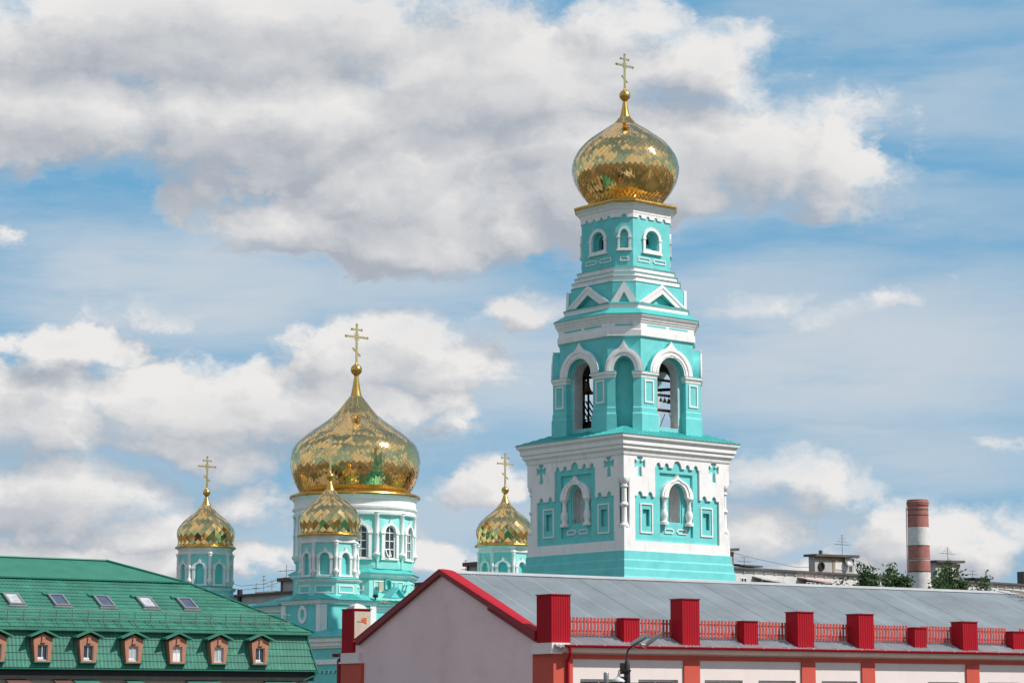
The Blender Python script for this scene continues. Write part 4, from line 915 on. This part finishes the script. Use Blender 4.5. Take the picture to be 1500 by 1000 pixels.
# dormers
for i, xc in enumerate((-17.98, -15.57, -13.13, -10.68, -8.23, -5.87, -3.47)):
    D = tr(xc, 0, 0)
    m = MB(D); m.slab([(-.40, 2.27), (.40, 2.27), (.50, 3.22), (.50, 3.40), (0, 3.66), (-.50, 3.40), (-.50, 3.22)], [rect(-.27, .25, 2.34, 3.10)], -.14, .55)
    d = m.build('dormer', ORANGE, green)
    m = MB(D); m.box(-.08, .08, -.20, -.10, 3.26, 3.50); m.box(-.11, .11, -.22, -.10, 3.20, 3.27); m.build('keystone', ORANGE, d)
    m = MB(D)
    m.loft([[(x, y, z) for x, z in ((-.74, 3.46), (-.74, 3.54), (0, 3.86), (.74, 3.54), (.74, 3.46), (0, 3.76))] for y in (-.34, .65)]); m.build('dormer_roof', GREEN, d)
    m = MB(D); m.frame(rect(-.27, .25, 2.34, 3.10), .028, -.06, .0); m.box(-.03, .0, -.055, -.005, 2.38, 3.06); w = m.build('window', PVC, d)
    m = MB(D); m.box(-.24, .22, -.03, -.02, 2.37, 3.07); m.build('pane', GLASS_PALE if i in (4, 5, 3) else GLASS_DARK, w)
    m = MB(D); m.box(-.50, .50, -.22, .04, 2.22, 2.265); m.build('sill', GREEN_DARK, d)
    if i in (1, 2, 3, 0, 6): m = MB(D); m.box(-.23, .06, -.045, -.035, 2.39, 2.50); m.build('white_curtain', PVC, w)
    if i == 4: m = MB(D); m.box(-.25, .20, -.045, -.035, 2.39, 2.78); m.build('white_curtain', PVC, w)

# ------------------------------------------------------------------ far apartment blocks
AX, AY, AROT = 20.0, 245.0, pi / 2 - .84
blk = thing('apartment_block', (AX, AY, 0), AROT, 'long white panel apartment block behind the trees at right, seen over the grey roof', 'building')
rl = 14.62
m = MB(); m.box(-12, 75, 0, 12, -8, rl); wl = m.build('wall', PANEL, blk)
m = MB(); m.box(-12.3, 75.3, -.35, 12.3, rl, rl + .22); m.build('roof_slab', TAR, blk)
for i in range(50):
    pass
m = MB()
joints = [(-10 + 1.65 * i) for i in range(50)]
m.loft([[(x, -.06, z) for x, z in ()] for _ in ()]) if False else None
tl = [(-12, rl), (75, rl)]
for x in reversed(joints): tl += [(x + .16, rl - .12), (x + .16, rl - .34), (x - .16, rl - .34), (x - .16, rl - .12)]
m.slab(tl, [], -.14, .0); m.build('parapet_moulding', PANEL_GREY, wl)
for x0, x1, z0, z1, g_ in ((5.95, 6.9, 13.1, 13.75, 0), (12.5, 14.3, 12.6, 13.35, 0), (31, 32.4, 12.4, 13.5, 0), (35, 36.4, 12.4, 13.5, 0), (48, 49.6, 12.6, 13.5, 0)):
    m = MB(); m.frame(rect(x0, x1, z0, z1), .08, -.05, .02); xm = (x0 + x1) / 2; m.box(xm - .05, xm + .05, -.04, .02, z0 + .08, z1 - .08); w = m.build('window', PVC, wl)
    m = MB(); m.box(x0 + .05, x1 - .05, -.02, -.01, z0 + .05, z1 - .05); m.build('pane', GLASS_DARK, w)
m = MB(); m.box(7.9, 11.5, -1.2, 0, 11.5, 12.4); m.loft([[(7.8, -1.4, 13.55), (11.7, -1.4, 13.25), (11.7, 0, 13.6), (7.8, 0, 13.9)], [(7.8, -1.4, 13.65), (11.7, -1.4, 13.35), (11.7, 0, 13.7), (7.8, 0, 14.0)]]); m.box(7.95, 8.05, -1.25, -1.15, 12.4, 13.6); m.box(11.35, 11.45, -1.25, -1.15, 12.4, 13.3); bc = m.build('balcony', PANEL_GREY, wl)
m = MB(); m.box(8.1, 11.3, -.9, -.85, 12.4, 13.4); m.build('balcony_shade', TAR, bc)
m = MB(); m.box(15.2, 19.6, -1.2, 0, 11.4, 12.9); m.loft([[(15.1, -1.35, 13.78), (19.7, -1.35, 13.5), (19.7, 0, 13.7), (15.1, 0, 14.0)], [(15.1, -1.35, 13.9), (19.7, -1.35, 13.6), (19.7, 0, 13.85), (15.1, 0, 14.15)]]); bc = m.build('balcony', mat('rust_pink_awning', (.42, .26, .22), .8), wl)
for i in range(6): m = MB(); m.frame(rect(15.25 + i * .72, 15.93 + i * .72, 12.9, 13.55), .05, -1.22, -1.16); w = m.build('glazing', PVC, bc)
m = MB(); m.box(15.3, 19.5, -1.15, -1.1, 12.9, 13.55); m.build('pane', GLASS_BLUE, bc)
def rooftop_house(parent, x0, x1, y0, y1, z0, z1, mt, patch=True, door=True):
    m = MB(); m.box(x0, x1, y0, y1, z0, z1); hs = m.build('rooftop_house', mt, parent)
    m = MB(); m.loft([[(x0 - .4, y0 - .5, z1), (x1 + .4, y0 - .5, z1 + .12), (x1 + .4, y1 + .4, z1 + .12), (x0 - .4, y1 + .4, z1)], [(x0 - .4, y0 - .5, z1 + .25), (x1 + .4, y0 - .5, z1 + .4), (x1 + .4, y1 + .4, z1 + .4), (x0 - .4, y1 + .4, z1 + .25)]]); m.build('house_roof', TAR, hs)
    w = x1 - x0
    if patch: m = MB(); m.slab([(x0 + w * .50, z0 + .45), (x0 + w * .80, z0 + .35), (x0 + w * .86, z1 - .75), (x0 + w * .70, z1 - .45), (x0 + w * .52, z1 - .3)], [], y0 - .04, y0); m.build('whitewash_patch', CHALK, hs)
    if door: m = MB(); m.box(x0 + w * .88, x0 + w * .94, y0 - .05, y0, z0 + .3, z1 - .4); m.build('door', TAR, hs)
    m = MB(); m.box(x0, x1, y0 - .06, y0 - .005, z1 - .32, z1 - .02); m.box(x0 + w * .44, x0 + w * .49, y0 - .05, y0 - .005, z0, z1 - .34); m.build('rusty_lintel', mat('rust_stone', (.30, .22, .13), .9, var=.3, scale=3), hs)
    return hs
hs = rooftop_house(blk, 18.3, 25.0, .2, 1.1, rl + .2, 16.55, PANEL_GREY)
m = MB(); m.loft([[(19.3 + r * cos(2 * pi * i / 18), + .17 + y, 15.5 + r * sin(2 * pi * i / 18)) for i in range(18)] for r, y in ((.50, 0), (.50, -.15), (.34, -.15), (.34, 0))]); m.build('tyre', DARK_IRON, hs)
m = MB(tr(23.6, .0, 16.1) @ Matrix.Rotation(radians(70), 4, 'X')); m.lathe([(.02, .0), (.35, .06), (.6, .2), (.6, .24), (.34, .10), (.02, .04)], 16); m.build('satellite_dish', GREYMETAL, hs)
m = MB(); m.box(19.7, 20.0, .5, .8, 16.7, 17.3); m.build('vent', TAR, hs)
rooftop_house(blk, 39.7, 44.3, .2, 1.1, rl + .2, 16.75, PANEL_GREY)
hs = rooftop_house(blk, 4.05, 5.55, .6, 3.0, rl + .2, 16.5, mat('brown_stone', (.20, .14, .10), .9, var=.3, scale=3), patch=False, door=False)
m = MB(); m.loft([[(5.6, -.3, 15.0), (9.2, -.3, 14.95), (9.2, 2, 15.0), (5.6, 2, 15.2)], [(5.6, -.3, 15.15), (9.2, -.3, 15.12), (9.2, 2, 15.17), (5.6, 2, 15.35)]]); m.build('loose_roof_sheet', TAR, blk)
m = MB(); m.box(47.5, 50.5, .5, 3, rl + .2, rl + .55); m.box(47.2, 50.8, .3, 3.2, rl + .55, rl + .68); m.build('roof_vent', TAR, blk)
m = MB(); m.box(57.3, 58.2, .5, 1.5, rl + .2, 16.4); m.build('vent_shaft', TAR, blk)
def antenna(parent, x, y, z0, hgt, n=3, w=1.0, ang=0):
    T_ = tr(x, y) @ spin(ang); m = MB(T_); m.tube([(0, 0, z0), (0, 0, z0 + hgt)], .035, 5)
    for i in range(n):
        z = z0 + hgt * (.55 + .42 * i / max(1, n - 1)); ww = w * (1 - .25 * i); m.tube([(-ww, 0, z), (ww, 0, z)], .028, 5)
        if i == 0:
            for k in range(5): m.tube([(-ww + k * ww / 2, -.3, z), (-ww + k * ww / 2, .3, z)], .02, 4)
    m.build('antenna', GREYMETAL, parent)
antenna(blk, 23.6, .7, 16.8, 2.4, 4, 1.1); antenna(blk, 42.7, .7, 17.0, 1.7, 4, 1.1); antenna(blk, 8.2, 1.5, 15.0, 1.1, 2, .8); antenna(blk, 48.4, 1.5, 15.2, 1.0, 2, .8); antenna(blk, 62, 2, 14.8, 1.3, 2, .8)
m = MB(); m.tube([(4.8, 1, 16.6), (10, 1, 15.9), (16, 1, 15.3), (22, 1, 15.5)], .02, 4); m.build('roof_cable', TAR, blk)

LX, LY, LROT = -22.0, 235.0, pi / 2 - .873
bl2 = thing('apartment_block', (LX, LY, 0), LROT, 'grey apartment block with dark roof edge, seen in the gap left of the near turret', 'building')
ll = 11.4
m = MB(); m.box(0, 14, -42, 16, -8, ll); w2 = m.build('wall', PANEL_GREY, bl2)
m = MB(); m.box(-.4, 14.4, -42.4, 16.4, ll, ll + .22); m.build('roof_slab', TAR, bl2)
for i in range(22):
    y = 14.4 - i * 2.6
    m = MB(); m.box(-.05, .0, y - .7, y + .7, 8.7, 10.1); m.build('window', GLASS_DARK, w2)
hs = rooftop_house(bl2, 0, 0, 0, 0, 0, 0, TAR, False, False) if False else None
for y0, y1, z1, nm in ((.25, 3.0, 13.05, 'a'), (-29.4, -27.2, 13.2, 'b')):
    m = MB(); m.box(.5, 4.0, y0, y1, ll + .2, z1 - .35); hs = m.build('rooftop_house', PANEL_GREY, bl2)
    m = MB(); m.box(.1, 4.4, y0 - .2, y1 + .2, z1 - .35, z1); m.build('house_roof', BROWN, hs)
    m = MB(); m.box(.44, .5, y0, y0 + .35, ll + .2, z1 - .36); m.box(.44, .5, y1 - .3, y1, ll + .2, z1 - .36); m.build('corner_strip', BROWN, hs)
antenna(bl2, 1, 2.8, 13.0, 1.5, 1, 1.3, 90); antenna(bl2, 1, 6.9, 11.6, 1.9, 3, .6, 90); antenna(bl2, 1, 5.4, 11.6, 1.3, 2, .4, 90); antenna(bl2, 1, 8.3, 11.6, 1.2, 2, .5, 60); antenna(bl2, 2, -28.9, 13.2, 1.6, 1, .3, 90); antenna(bl2, 1, -26.4, 11.6, 1.9, 2, .4, 90)
m = MB(); m.box(.4, 2.4, 4.0, 7.6, ll + .2, ll + .42); m.build('roof_hatch', CREAM, bl2)
m = MB(); m.box(-.3, .1, 9.45, 9.85, ll - 1.0, ll + .75); m.build('flue', DARK_IRON, bl2)
m = MB()
for za, zb, zc in ((13.6, 12.6, 13.2), (12.9, 12.2, 12.9)): m.tube([(1, 15, za - .3), (1, 11, zb), (1, 7, zb + .05), (1, 2.8, zc)], .02, 4)
m.build('roof_cable', TAR, bl2)

# ------------------------------------------------------------------ striped chimney stack
ch = thing('chimney_stack', (37.62, 215.0, 0), 0, 'tall round chimney with red and white bands behind the trees at right', 'chimney')
def rr(z): return .94 + (19 - z) * .0125
def band(z0, z1, mt, nm, cap=False): m = MB(); m.lathe([(rr(z0), z0), (rr(z1), z1)], 40, cap=cap); return m.build(nm, mt, ch, smooth=True)
band(-8, 12.32, CHALK, 'white_band'); band(12.32, 13.40, BRICK, 'red_band'); band(13.40, 13.56, CHALK, 'white_band'); band(13.56, 14.78, BRICK, 'red_band'); band(14.78, 16.48, CHALK, 'white_band'); band(16.48, 18.1, BRICK, 'red_band')
m = MB(); m.lathe([(.955, 18.08), (.98, 18.12), (.98, 18.30), (.94, 18.34), (.94, 18.42), (1.02, 18.50), (1.04, 18.62), (1.0, 18.66), (1.04, 18.72), (1.04, 18.84), (.98, 18.90), (.98, 19.03), (.80, 19.03), (.78, 18.2)], 40); m.build('crown', BRICK, ch, smooth=True, sharp=25)
m = MB(); 
for z in (18.1, 17.6, 14.78, 13.5, 12.4): m.lathe([(rr(z) + .015, z - .03), (rr(z) + .035, z), (rr(z) + .015, z + .03)], 40, cap=False)
m.build('iron_hoop', DARK_IRON, ch)
m = MB(); a = radians(200)
for dx in (-.15, .15): m.tube([(-1.12 + .0, dx, 10), (-1.06, dx, 18.4)], .02, 5)
for i in range(28): m.tube([(-1.11, -.15, 10 + i * .3), (-1.11, .15, 10 + i * .3)], .015, 4)
m.build('ladder', DARK_IRON, ch)

# ------------------------------------------------------------------ trees behind the grey roof
def tree(x, y, top, rad, label, seed, lean=0.0, dens=1.0):
    r = random.Random(seed); t = thing('tree', (x, y, 0), r.uniform(0, 6), label, 'tree', 'trees behind the grey roof')
    H = top + EYE; m = MB(); path = [(0, 0, 0), (.1, .05, H * .35), (.0 + lean * .5, .1, H * .65), (lean, 0, H * .95)]
    m.tube(path, [.24, .18, .11, .03], 8); tips = []
    nb = 30
    for i in range(nb):
        f = .42 + .54 * i / nb; z = H * f; a = i * 2.4 + r.uniform(-.4, .4)
        env = rad * (1.0 - max(0, (f - .72) / .28) ** 1.5 * .62) * r.uniform(.55, 1.2); env = max(.35, env)
        cx = lean * f; e = (cx + env * cos(a), env * sin(a), z + env * r.uniform(.3, 1.35)); mid = (cx + env * .5 * cos(a), env * .5 * sin(a), z + env * .2)
        m.tube([(cx, 0, z), mid, e], [.06, .035, .012], 5); tips.append((Vector((cx, 0, z)), Vector(mid), Vector(e)))
        for k in range(2):
            b = a + r.uniform(-.9, .9); e2 = (mid[0] + env * .45 * cos(b), mid[1] + env * .45 * sin(b), mid[2] + env * r.uniform(.1, .6)); m.tube([mid, e2], [.025, .008], 4); tips.append((Vector(mid), (Vector(mid) + Vector(e2)) / 2, Vector(e2)))
    for k in range(3):
        a = r.uniform(0, 6.28); q0 = (lean * .9 + .1 * cos(a), .1 * sin(a), H * .90); q1_ = (lean + .45 * cos(a), .45 * sin(a), H * 1.0 + .35 * k); m.tube([q0, q1_], [.03, .01], 4); tips.append((Vector(q0), (Vector(q0) + Vector(q1_)) / 2, Vector(q1_)))
    m.build('trunk', BARK, t, z=0)
    lm = MB()
    for (p0, p1, p2) in tips:
        for k in range(int(150 * dens)):
            u = r.random() ** .7; c = p0.lerp(p1, u * 2) if u < .5 else p1.lerp(p2, (u - .5) * 2.25)
            if r.random() < .12 and u < .5: continue
            s = .34 - .06 * u; c = c + Vector((r.gauss(0, s), r.gauss(0, s), r.gauss(0, s * .8)))
            n = Vector((r.gauss(0, 1), r.gauss(0, 1), r.gauss(.3, 1))).normalized(); a1 = n.orthogonal().normalized(); a2 = n.cross(a1); th = r.uniform(0, 6.28)
            d1_ = a1 * cos(th) + a2 * sin(th); d2_ = a2 * cos(th) - a1 * sin(th); L = r.uniform(.13, .24); w_ = L * .42
            lm.add([tuple(c - d1_ * L), tuple(c + d2_ * w_), tuple(c + d1_ * L), tuple(c - d2_ * w_)], [(0, 1, 2, 3)])
    lm.build('crown', LEAF, t, fix=False, z=0)
tree(30.4, 200, 11.5, 1.7, 'bushy green tree with a pointed top, leftmost of those over the grey roof', 1, dens=1.1)
tree(33.4, 201, 11.4, 1.85, 'green tree just left of the striped chimney stack', 2, lean=-.4, dens=1.1)
tree(38.5, 203, 11.6, 2.0, 'green tree just right of the striped chimney, before the rooftop hut', 3, dens=.9)
tree(36.7, 200, 10.8, 1.3, 'low thin leafy tree in front of the foot of the striped chimney', 4, dens=.5)
tree(41.0, 202, 10.5, 1.3, 'small sparse green tree, rightmost of those over the grey roof', 5, lean=.5, dens=.6)
tree(28.3, 202, 10.5, .8, 'thin twiggy young tree left of the bushy ones over the grey roof', 6, dens=.25)

# ------------------------------------------------------------------ street lamp with equipment in front of the facade
lp = thing('street_lamp', (2.75, 56.0, 0), 0, 'dark steel street lamp with two flat lamp heads before the pink facade', 'street lamp')
m = MB(); m.lathe([(.13, -8), (.08, .5), (.072, 1.02), (.065, 1.04), (.05, 1.10), (.028, 1.16)], 14); m.tube([(0, 0, 1.12), (.0, 0, 1.28), (.03, 0, 1.38), (.12, 0, 1.46), (.22, 0, 1.50)], .022, 8); pm = m.build('pole', DARK_IRON, lp, smooth=True)
def lamp_head(T_):
    m = MB(T_); m.loft([[(-.05, -.05, -.02), (-.05, .05, -.02), (-.05, .05, .03), (-.05, -.05, .03)], [(.08, -.06, -.03), (.08, .06, -.03), (.08, .06, .035), (.08, -.06, .035)], [(.36, -.08, -.02), (.36, .08, -.02), (.36, .06, .035), (.36, -.06, .035)], [(.47, -.04, -.0), (.47, .04, -.0), (.47, .03, .03), (.47, -.03, .03)]])
    hd = m.build('lamp_head', GREYMETAL, lp); m = MB(T_); m.box(.12, .34, -.05, .05, -.036, -.026); m.build('lens', GLASS_PALE, hd)
lamp_head(tr(.14, 0, 1.51) @ Matrix.Rotation(radians(-31), 4, 'Y') @ Matrix.Rotation(radians(35), 4, 'X'))
lamp_head(tr(.50, .1, 1.51) @ Matrix.Rotation(radians(-38), 4, 'Y') @ Matrix.Rotation(radians(-20), 4, 'X'))
m = MB(); m.tube([(.2, 0, 1.50), (.52, .1, 1.50)], .022, 8); m.tube([(.12, 0, 1.44), (.28, .02, 1.36)], .012, 5); m.tube([(.3, .05, 1.49), (.46, 0, 1.40)], .012, 5); m.build('arm', GREYMETAL, lp)
m = MB(); m.box(-.17, -.06, -.06, .06, .80, 1.06); m.box(-.09, .09, -.10, .10, .86, .90); m.box(-.15, .02, -.11, .11, .70, .74); m.build('clamp_box', DARK_IRON, lp)
m = MB(); m.tube([(-.62, 0, .585), (.30, 0, .57)], .03, 6); m.tube([(-.7, .1, .56), (-.1, .1, .60), (.5, .1, .48)], .012, 5); m.build('cross_arm', DARK_IRON, lp)
m = MB(tr(-.50, 0, 0)); m.lathe([(.05, .55), (.06, .60), (.065, .82), (.055, .84), (.01, .845)], 14); m.build('insulator', GREYMETAL, lp, smooth=True)
m = MB(); m.tube([(-.08, -.02, .90), (-.14, -.02, .92), (-.20, -.02, .88), (-.20, -.02, .80)], .012, 6); br = m.build('bracket', DARK_IRON, lp)
m = MB(tr(-.20, -.02, 0)); m.lathe([(.02, .82), (.04, .76), (.05, .73), (.12, .69), (.16, .64), (.16, .62), (.02, .62)], 16); m.build('enamel_shade', ENAMEL, lp, smooth=True)
